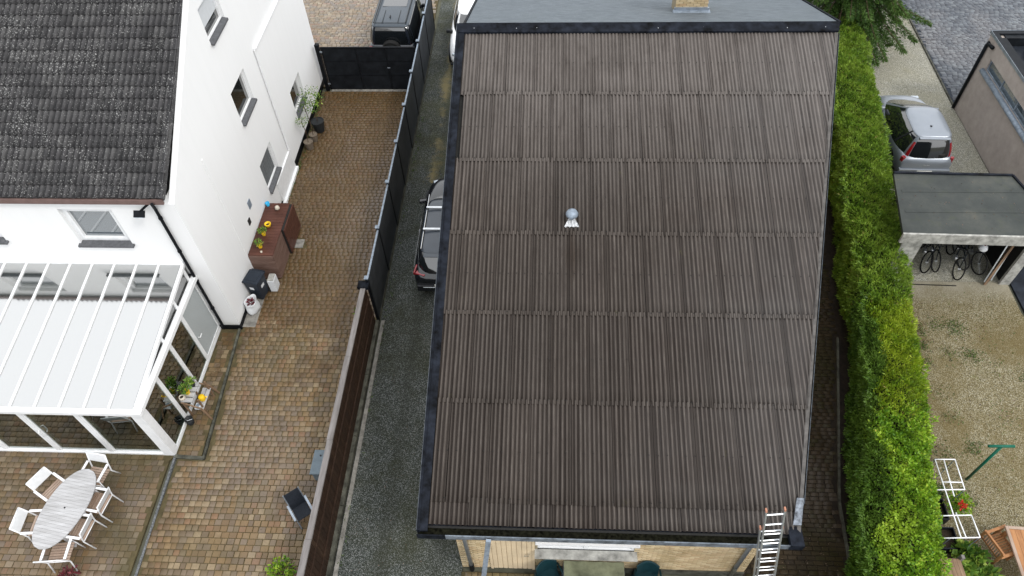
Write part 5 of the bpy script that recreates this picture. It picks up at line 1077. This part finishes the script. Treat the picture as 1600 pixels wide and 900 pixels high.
# silver people carrier
mpv=[( -2.18,.80,.42,.74,.80,.0),(-2.12,.92,.30,.92,.86,.0),(-1.9,.97,.24,.98,.90,.0),(-1.2,1,.22,1.0,.92,.0),(0,1,.20,.98,.92,.0),(1.0,1,.20,.95,.90,.01),(1.45,.985,.22,.90,.84,.03),(1.9,.93,.24,.80,.78,.05),(2.12,.82,.28,.66,.72,.04),(2.21,.66,.36,.54,.7,.0)]
car('silver_people_carrier','silver people carrier parked on pale gravel behind the carport','car',(12.42,20.42,.014),R(-1.5),dict(len=4.4,w=1.80,paint=MT['silver'],st=mpv,
 belt=(1.50,-2.06,.85,2.2,4.2),roof=(-.02,-1.80,.58,4.0,6),zbelt=.98,zroof=1.60,zbf=.92,wheels=(1.35,-1.35),wr=.32,mirback=.72,ys=.88,mirmat=MT['silver'],
 pillars=[(5.2,6.0,'front_pillar',None),(-1.4,-1.0,'door_pillar',MT['plastic']),(-6.6,-4.8,'rear_pillar',None)],lampstrips=[(29.5,30.5,-.05,.72)],
 extra=[('rear_bumper','silver',[('box',0,-2.16,.44,1.62,.14,.22)]),('bumper_strip','plastic',[('box',0,-2.20,.30,1.40,.12,.08)]),('tail_lamp','redlamp',[('box',.765,-2.02,.84,.11,.12,.22,R(-25)),('box',-.765,-2.02,.84,.11,.12,.22,R(25))]),
 ('number_plate','plate',[('box',0,-2.245,.47,.48,.012,.10)]),('boot_handle','chrome',[('box',0,-2.165,.70,.22,.02,.03)]),('aerial','plastic',[('tube',[(0,-1.25,1.64),(0,-1.33,1.72)],.008),('box',0,-1.25,1.655,.05,.09,.03)]),('spoiler','silver',[('box',0,-1.86,1.585,.96,.12,.03)]),
 ('door_seam','plastic',[('box',.905,0,.62,.004,.012,.6),('box',-.905,0,.62,.004,.012,.6)]),('wiper','plastic',[('box',.15,-2.02,1.04,.5,.02,.02)]),
 ('headlamp','clearlamp',[('box',.66,2.06,.62,.26,.14,.12),('box',-.66,2.06,.62,.26,.14,.12)])]))
# black estate half hidden
est=[(-2.32,.78,.46,.74,.80,0),(-2.26,.92,.30,.90,.86,0),(-2.0,.97,.22,.95,.9,0),(-1.3,1,.20,.97,.92,0),(0,1,.19,.95,.92,0),(.9,1,.19,.92,.9,.02),(1.4,.98,.20,.88,.84,.03),(1.95,.92,.22,.80,.78,.04),(2.2,.80,.26,.68,.74,.03),(2.3,.62,.34,.56,.7,0)]
car('black_estate_car','black estate car with roof bars beside the corrugated building','car',(-3.02,15.62,.012),0,dict(len=4.6,w=1.84,paint=MT['carblack'],st=est,
 belt=(1.15,-2.16,.84,2.6,3.6),roof=(.40,-1.80,.68,5,6),zbelt=.95,zroof=1.42,zbf=.90,wheels=(1.4,-1.35),wr=.32,mirback=.35,mirmat=MT['carblack'],roofmat=MT['roofgrey'],
 pillars=[(5.0,5.9,'front_pillar',None),(.6,1.0,'door_pillar',None),(-5.2,-4.4,'rear_pillar',None)],
 extra=[('roof_rail','chrome',[('tube',[(-.63,.55,1.47),(-.63,-1.7,1.47)],.018)]),('roof_rail','chrome',[('tube',[(.63,.55,1.47),(.63,-1.7,1.47)],.018)]),('roof_bar','alu',[('box',0,-.05,1.53,1.3,.075,.03)]),('roof_bar','alu',[('box',0,-.95,1.53,1.3,.075,.03)]),
 ('tail_lamp','redlamp',[('box',-.66,-2.14,.84,.30,.12,.13,R(-22)),('box',-.83,-1.98,.87,.05,.32,.11,R(-8))]),('tail_lamp','redlamp',[('box',.66,-2.14,.84,.30,.12,.13,R(22)),('box',.83,-1.98,.87,.05,.32,.11,R(8))]),('spoiler','roofgrey',[('box',0,-1.86,1.40,1.1,.20,.03)]),
 ('bumper','carblack',[('box',0,-2.30,.46,1.55,.14,.24)]),('chrome_strip','chrome',[('box',0,-2.375,.52,1.2,.012,.03)]),('number_plate','plate',[('box',0,-2.385,.62,.5,.012,.11)]),('window_trim','chrome',[('box',-.875,-.5,.955,.01,2.9,.018),('box',.875,-.5,.955,.01,2.9,.018)]),
 ('headlamp','clearlamp',[('box',-.62,1.84,.72,.16,.30,.08,R(20)),('box',.62,1.84,.72,.16,.30,.08,R(-20))]),('door_handle','chrome',[('box',-.93,-.35,.80,.02,.16,.02),('box',-.93,.55,.80,.02,.16,.02)])]))
# white car, nose toward the camera
wc=[(-2.18,.78,.46,.74,.80,0),(-2.1,.92,.30,.90,.86,0),(-1.9,.97,.22,.95,.9,0),(-1.2,1,.20,.97,.92,0),(0,1,.19,.95,.92,0),(.8,1,.19,.92,.9,.02),(1.3,.98,.20,.88,.86,.04),(1.8,.93,.22,.80,.82,.05),(2.08,.82,.26,.66,.76,.04),(2.18,.64,.34,.54,.7,0)]
car('white_hatchback','white car facing the camera beside the grey roof slope','car',(-3.12,26.93,.012),R(180),dict(len=4.35,w=1.80,paint=MT['carwhite'],st=wc,
 belt=(1.15,-2.06,.82,2.4,3.4),roof=(.40,-1.66,.60,3.4,4),zbelt=.95,zroof=1.45,zbf=.90,wheels=(1.35,-1.3),wr=.31,mirback=.35,mirmat=MT['plastic'],
 pillars=[(5.0,5.9,'front_pillar',None),(.6,1.0,'door_pillar',MT['plastic']),(-5.2,-4.4,'rear_pillar',None)],
 extra=[('headlamp','clearlamp',[('box',-.56,1.93,.63,.24,.24,.11,R(30)),('box',.56,1.93,.63,.24,.24,.11,R(-30))]),('grille','plastic',[('box',0,2.19,.46,.9,.03,.14)]),('fog_recess','plastic',[('box',.66,2.14,.34,.26,.06,.10),('box',-.66,2.14,.34,.26,.06,.10)]),
 ('number_plate','plate',[('box',0,2.22,.40,.5,.012,.10)]),('window_trim','plastic',[('box',-.875,-.4,.955,.01,2.7,.02),('box',.875,-.4,.955,.01,2.7,.02)])]))
# black off-roader
sv=[(-2.10,.95,.45,1.02,.93,0),(-2.04,1,.38,1.10,.94,0),(-1.6,1,.34,1.12,.95,0),(0,1,.34,1.12,.95,0),(.9,1,.34,1.10,.94,0),(1.15,.99,.36,1.06,.92,.01),(1.7,.97,.38,1.02,.90,.03),(2.05,.93,.42,.96,.88,.02),(2.15,.86,.5,.84,.86,0)]
car('black_off_roader','boxy black off-roader with rear spare wheel behind the gate','car',(-6.12,26.95,.03),R(-1),dict(len=4.25,w=1.86,paint=MT['cardark'],st=sv,
 belt=(1.10,-2.02,.88,4.5,9),roof=(.75,-1.92,.72,6,10),zbelt=1.10,zroof=1.82,zbf=1.08,wheels=(1.3,-1.3),wr=.38,mirback=.30,mirmat=MT['plastic'],roofmat=paint('slate_blue_roof',(.035,.048,.062),.34,.1,.3),
 pillars=[(5.6,6.6,'front_pillar',None),(1.4,1.9,'door_pillar',None),(-3.4,-2.8,'door_pillar',None),(-7.6,-6.6,'rear_pillar',None)],
 extra=[('spare_wheel','tyre',[('tube',[(0,-2.06,.98),(0,-2.28,.98)],.37)]),('spare_cover','plastic',[('tube',[(0,-2.275,.98),(0,-2.295,.98)],.27)]),('roof_rail','plastic',[('tube',[(-.62,.6,1.90),(-.62,-1.8,1.90)],.022)]),('roof_rail','plastic',[('tube',[(.62,.6,1.90),(.62,-1.8,1.90)],.022)]),
 ('sunroof','carglass',[('box',0,-.1,1.865,.95,.95,.03)]),('aerial','plastic',[('box',-.05,-1.35,1.90,.035,.16,.05)]),('tail_lamp','redlamp',[('box',.82,-2.10,.92,.12,.05,.3),('box',-.82,-2.10,.92,.12,.05,.3)]),('bumper','plastic',[('box',0,-2.13,.52,1.75,.16,.2)]),
 ('number_plate','plate',[('box',-.5,-2.22,.56,.4,.012,.12)]),('roof_ridge','plastic',[('box',-.3,-1.3,1.880,.02,.9,.01),('box',.3,-1.3,1.880,.02,.9,.01),('box',0,-1.75,1.868,1.2,.02,.02)])]))
#==================================================================== CARPORT, BIKES
cp=thing('carport','open-fronted carport with flat bitumen roof and white fascia','carport',(11.7,15,0))
CF=13.72; CB=16.08; CXL=9.55; CXR=13.55
b=MB(); b.prism([(CXL+.02,CF+.06),(CXR+.02,CF-.04),(13.40,15.4),(13.26,CB-.05),(CXL+.44,CB+.05)],2.40,2.50); rf_=b.obj('roof',MT['flatroof'],cp)
b=MB(); b.beam((CXL,CF+.0,2.36),(CXR+.02,CF-.10,2.36),.06,.34); b.obj('front_fascia',MT['whiteboard'],cp)
b=MB(); b.beam((CXR+.05,CF-.07,2.48),(13.43,15.4,2.48),.06,.12); b.beam((13.43,15.4,2.48),(13.29,CB-.02,2.48),.06,.12); b.beam((CXL+.44,CB+.07,2.47),(13.29,CB-.02,2.47),.07,.14); b.obj('roof_edge',MT['bitumen'],cp)
for y in(14.55,15.35): MB().box(9.72+(y-13.8)*.18,13.38,y,y+.09,2.495,2.507).obj('felt_seam',MT['flatroof'],cp)
MB().box(9.72,10.26,CF+.07,CF+.13,0,2.2).obj('left_panel',MT['whiteboard'],cp); 
MB().box(13.36,13.66,14.06,14.14,0,2.38).obj('right_post',MT['whiteboard'],cp)
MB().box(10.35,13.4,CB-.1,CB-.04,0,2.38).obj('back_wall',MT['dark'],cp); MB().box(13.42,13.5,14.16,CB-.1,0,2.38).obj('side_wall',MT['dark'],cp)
b=MB(); b.cyl(12.75,13.95,2.08,2.20,.07,.10); lp=b.obj('ceiling_lamp',MT['whiteboard']); tag(lp,'small unlit round white lamp under the carport roof','lamp')
b=MB(); b.beam((10.2,14.03,.035),(12.1,13.98,.035),.02,.02); o=b.obj('floor_joint',MT['dark'],kind='structure')
def bicycle():
    t=thing('bicycle','x','bicycle',(0,0,0)); n=28
    for y in(0,1.02):
        b=MB(); b.tube([(0,y+.33*math.cos(a),.34+.33*math.sin(a)) for a in [2*math.pi*k/n for k in range(n+1)]],.020,6,cap=False); wh=b.obj('wheel',MT['tyre'],t,smooth=True)
        b=MB()
        for k in range(9): a=math.pi*k/9; b.tube([(0,y+.31*math.cos(a),.34+.31*math.sin(a)),(0,y-.31*math.cos(a),.34-.31*math.sin(a))],.002,4,cap=False)
        b.tube([(-.04,y,.34),(.04,y,.34)],.02,8); b.obj('spokes',MT['alu'],wh)
    b=MB()
    for p in([(0,0,.34),(0,.10,.62),(0,.16,.84)],[(0,.14,.74),(0,.60,.70)],[(0,.13,.68),(0,.50,.30)],[(0,.50,.30),(0,.64,.82)],[(0,.50,.30),(0,1.02,.34)],[(0,.62,.70),(0,1.02,.34)]): b.tube(p,.016,7)
    b.obj('frame',sp_,t,smooth=True)
    b=MB(); b.tube([(-.28,.26,.98),(-.14,.15,.96),(0,.15,.95),(.14,.15,.96),(.28,.26,.98)],.012,7); b.tube([(0,.155,.84),(0,.155,.95)],.014,6); b.obj('handlebar',MT['plastic'],t,smooth=True)
    b=MB(); b.prism([(-.08,.76),(.08,.76),(.03,.58),(.02,.48),(-.02,.48),(-.03,.58)],.84,.89); b.obj('saddle',MT['plastic'],t,bevel=.01)
    b=MB(); b.tube([(-.03,.5,.3),(.03,.5,.3)],.09,14); b.tube([(.03,.5,.3),(.03,.56,.16)],.01,5); b.box(.03,.11,.53,.60,.14,.16); b.obj('crank',MT['alu'],t)
    return t
sp_=simple('dark_bike_frame',(.02,.025,.03),.3,metal=.3)
bk0=bicycle()
BK=[(11.27,14.62,R(-12),R(8),'leftmost bicycle standing by the white carport panel'),(11.62,14.66,R(-6),R(-4),'second bicycle from the left in the carport'),(12.14,14.36,R(-8),R(5),'bicycle that stands farthest out of the carport'),(12.44,14.75,R(4),R(-3),'bicycle behind the one standing farthest out of the carport'),(12.80,14.58,R(6),R(4),'bicycle next to the leaning ladder and planks')]
for i,(x,y,rz0,ry,lb) in enumerate(BK):
    o=bk0 if i==0 else copy_tree(bk0); o.location=(x,y,.02); o.rotation_euler=(0,ry,rz0); o['label']=lb; o['group']='bicycles parked in the carport'
t=thing('leaning_planks','bundle of dark planks and metal lengths leaning in the carport','planks',(13.1,14.4,0))
for i in range(8):
    a=(12.92+.05*i,14.02+.05*i,.05+.02*(i%3)); c_=(13.20+.025*i,14.35+.05*i,1.5+.12*(i%3)); MB().beam(a,c_,.07,.03).obj('plank',[MT['planks'],MT['dark'],MT['redwood']][i%3],t)
t=thing('folded_ladder','short aluminium ladder leaning among planks in the carport','ladder',(13.0,14.3,0))
for d_ in(0,.22): MB().beam((12.90+d_,14.08+d_*.3,.12),(13.16+d_,14.5+d_*.3,1.45),.03,.05).obj('stile',MT['alu'],t)
for i in range(5): s=.12+i*.2; MB().tube([(12.90+.26*s,14.08+.42*s,.12+1.33*s),(13.12+.26*s,14.146+.42*s,.12+1.33*s)],.014,6).obj('rung',MT['alu'],t)
t=thing('white_wall_boxes','white and red helmet hanging on a bicycle handlebar','helmet',(12.75,14.55,.8)); b=MB(); b.lathe([(.12,.95),(.13,1.0),(.10,1.07),(.04,1.11),(0,1.115)],12.66,14.62,14); b.obj('shell',MT['framewhite'],t,smooth=True); MB().cyl(12.66,14.62,1.09,1.12,.03,n=8).obj('vent_cap',MT['redlamp'],t); t.name='cycle_helmet'
#==================================================================== RIGHT HOUSE
rh=thing('flat_roofed_house','beige rendered house with anthracite flat roof at right edge','house',(17,20,0))
RX=14.88; wy0,wy1,wz0,wz1=17.4,21.95,1.98,2.40
b=MB(); b.box(RX,RX+.3,15.9,22.6,0,wz0); b.box(RX,RX+.3,15.9,22.6,wz1,2.96); b.box(RX,RX+.3,wy1,22.6,wz0,wz1); b.box(RX,RX+.3,15.9,wy0,wz0,wz1); b.box(RX+.3,24,22.3,22.6,0,2.96); b.obj('wall',MT['beige'],rh)
b=MB(); b.box(RX-.02,RX+.16,15.9,22.65,2.965,3.04); b.box(RX+.16,24,22.47,22.65,2.965,3.04); b.box(RX+.16,RX+.34,15.9,22.28,2.6,3.0); b.box(RX+.34,24,22.25,22.47,2.6,3.0); b.obj('parapet_cap',MT['anthracite'],rh); b=MB(); b.box(RX-.03,RX-.02,15.9,22.66,2.95,3.05); b.box(RX-.03,24,22.65,22.66,2.95,3.05); b.obj('parapet_trim',MT['zinc'],rh)
MB().box(RX+.3,24,15.9,22.3,2.6,2.7).obj('flat_roof',MT['slatedark'],rh)
b=MB(); b.box(RX+.9,24,20.4,21.9,2.7,2.9); b.obj('roof_box',MT['black'],rh)
f=MB(); f.box(RX+.05,RX+.12,wy0,wy1,wz0,wz0+.05); f.box(RX+.05,RX+.12,wy0,wy1,wz1-.05,wz1)
for y in(wy0,18.5,19.65,20.8,wy1-.05): f.box(RX+.05,RX+.12,y,y+.05,wz0+.05,wz1-.05)
fo=f.obj('window',MT['zincdull'],rh); MB().box(RX+.07,RX+.09,wy0+.05,wy1-.05,wz0+.05,wz1-.05).obj('pane',MT['windowsky'],fo)
b=MB(); b.tube([(RX-.06,wy0-.1,1.94),(RX-.06,wy1+.05,1.94)],.085,14); b.obj('sill',MT['zincdull'],fo,smooth=True)
b=MB(); b.tube([(RX-.06,22.45,.05),(RX-.06,22.45,2.62),(RX-.02,22.45,2.75)],.055,12); b.tube([(RX-.07,22.32,2.72),(RX-.07,22.05,2.76)],.06,10); b.obj('downpipe',MT['anthracite'],rh,smooth=True)
t=thing('roof_planter','small leafy roof plant on the flat anthracite roof','plant',(16.3,20.0,2.7)); P,N=blob((15.95,20.2,2.9),.30,260,.6); leaves('foliage',P,N,.08,.04,MT['weed'],t); MB().cyl(15.95,20.2,2.70,2.85,.2,.24).obj('pot',MT['anthracite'],t)
MB().box(14.2,14.86,16.4,17.3,-.02,.55,.0).obj('garden_wall',MT['beige']); tag(bpy.data.objects['garden_wall'],'low beige wall end between carport and house','wall')
#==================================================================== BOTTOM RIGHT THINGS
t=thing('clothes_post','dark green steel T-shaped clothes post standing in the yard','clothes post',(10.30,7.86,0))
b=MB(); b.tube([(10.30,7.87,0),(10.28,7.87,1.78)],.032,12); b.obj('post',MT['greenpaint'],t,smooth=True); b=MB(); b.tube([(9.98,7.86,1.80),(10.55,7.87,1.80)],.034,12); b.obj('crossbar',MT['greenpaint'],t,smooth=True)
t=thing('tube_frame','white tubular garden frame round planting crates beside the hedge','frame',(9.35,7,0)); Z=1.0
def tb(a,c_,nm='rail'): b=MB(); b.tube([a,c_],.014,8); b.obj(nm,MT['framewhite'],t,smooth=True)
tb((9.15,7.9,Z),(9.12,6.04,Z)); tb((9.15,7.9,Z),(9.61,7.91,Z)); tb((9.61,7.91,Z),(9.58,7.17,Z)); tb((9.35,7.88,Z),(9.29,7.0,Z)); tb((9.15,7.34,Z),(9.6,7.34,Z)); tb((8.8,7.14,Z),(9.58,7.17,Z))
tb((8.75,6.53,Z),(9.52,6.57,Z)); tb((9.52,6.57,Z),(9.53,6.07,Z)); tb((8.72,6.03,Z),(9.53,6.07,Z)); tb((9.20,6.62,Z),(9.23,6.06,Z))
for p in((9.61,7.91),(9.15,7.9),(9.53,6.07),(8.9,6.04),(9.58,7.17)): MB().tube([(*p,Z),(p[0],p[1],.01)],.008,8).obj('leg',MT['zincdull'],t)
for i,(x,y,lb) in enumerate(((9.20,6.30,'black planting crate at the near end of the white frame'),(9.18,6.98,'black planting crate in the middle under the white frame'))):
    q=thing('planting_crate',lb,'crate',(x,y,0),0,'black crates under the white frame'); b=MB(); b.box(x-.22,x+.22,y-.25,y-.23,.01,.32); b.box(x-.22,x+.22,y+.23,y+.25,.01,.32); b.box(x-.22,x-.2,y-.23,y+.23,.01,.32); b.box(x+.2,x+.22,y-.23,y+.23,.01,.32); b.obj('crate_wall',MT['crate'],q); MB().box(x-.2,x+.2,y-.23,y+.23,.01,.2).obj('soil',MT['soil'],q)
t=thing('red_flowering_plant','round leafy plant with red flowers in the white frame','plant',(9.68,7.05,0)); P,N=blob((9.70,7.10,.38),.30,600,.75); leaves('foliage',P,N,.075,.045,MT['broad'],t,up=.3); P,N=blob((9.66,6.98,.55),.09,60,.5); leaves('flowers',P,N,.06,.045,MT['petal'],t,up=.5); MB().tube([(9.7,7.1,0),(9.7,7.1,.4)],.012,6).obj('stem',MT['bark'],t)
t=thing('leafy_herb','low green leafy herb at the far end of the white frame','plant',(9.35,7.5,0)); P,N=blob((9.38,7.5,.18),.25,220,.5); leaves('foliage',P,N,.08,.04,MT['weed'],t); MB().tube([(9.38,7.5,0),(9.38,7.5,.2)],.01,5).obj('stem',MT['bark'],t)
for i,(x,y,r,lb) in enumerate(((9.72,5.85,.26,'broad-leaved green plant beside the slatted wooden chair'),(9.5,6.02,.22,'broad-leaved green plant just below the white frame'),(9.35,5.55,.30,'broad-leaved green plant behind the plank compost box'),(9.85,5.45,.22,'small broad-leaved green plant at the bottom edge by the chair'))):
    t=thing('broad_leaved_plant',lb,'plant',(x,y,0),0,'broad-leaved plants by the compost box'); P,N=blob((x,y,.25),r,150,.6); leaves('foliage',P,N,.17,.12,MT['plant'],t,up=.4); MB().tube([(x,y,0),(x,y,.3)],.012,6).obj('stem',MT['bark'],t)
t=thing('compost_box','weathered plank compost box at the hedge foot','compost box',(8.75,5.3,0))
for i in range(6):
    MB().box(8.50+i*.085,8.58+i*.085,4.7,5.62,.86,.885).obj('plank',MT['planks'],t)
for i in range(7): z=.03+i*.12; MB().box(8.48,9.02,5.62,5.645,z,z+.11).obj('plank',MT['planks'],t); MB().box(9.0,9.025,4.7,5.61,z,z+.11).obj('plank',MT['planks'],t); MB().box(8.48,9.0,4.68,4.70,z,z+.11).obj('plank',MT['planks'],t)
MB().box(8.99,9.06,5.60,5.68,0,1.0).obj('corner_post',MT['capwood'],t)
# teak chair and table
tc=thing('teak_armchair','slatted teak garden armchair facing the wooden table','chair',(10.2,6.12,0),R(-70)); m0=tc.matrix_basis     # local faces +Y
def T(nm,fn,mt='teak'):
    b=MB(); b.M=m0; fn(b); return b.obj(nm,MT[mt],tc)
for i in range(9): x=-.21+i*.0525; T('seat_slat',lambda b:b.box(x-.019,x+.019,-.20,.25,.42,.44))
for i in range(9): x=-.21+i*.0525; T('back_slat',lambda b:b.beam((x,-.22,.46),(x,-.34,.86),.035,.018),'teakfade')
T('top_rail',lambda b:b.beam((-.27,-.35,.88),(.27,-.35,.88),.04,.06)); T('bottom_rail',lambda b:b.beam((-.27,-.22,.45),(.27,-.22,.45),.03,.05)); T('front_rail',lambda b:b.beam((-.27,.26,.41),(.27,.26,.41),.03,.06))
for s in(-1,1):
    T('armrest',lambda b:b.beam((s*.28,-.28,.64),(s*.28,.32,.64),.06,.025)); T('leg',lambda b:b.beam((s*.27,.26,0),(s*.27,.26,.63),.05,.05)); T('rear_leg',lambda b:b.beam((s*.27,-.22,0),(s*.27,-.35,.9),.05,.05))
tt=thing('teak_table','orange-brown planked wooden garden table at the right edge','table',(11,5.6,0)); m0=Matrix.Translation((10.32,6.45,0))@Matrix.Rotation(R(-3),4,'Z')
for i in range(8): 
    b=MB(); b.M=m0; b.box(.07+i*.115,.07+i*.115+.109,-1.7,-.07,.72,.75); b.obj('plank',MT['teak'],tt)
b=MB(); b.M=m0; b.box(0,.065,-1.77,0,.715,.755); b.box(.07,1.05,-.065,0,.715,.755); b.obj('edge_frame',MT['teakfade'],tt)
for x in(.08,.95):
    for y in(-.1,-1.65): b=MB(); b.M=m0; b.box(x-.035,x+.035,y-.035,y+.035,0,.715); b.obj('leg',MT['teak'],tt)
print('objects',len(bpy.data.objects))
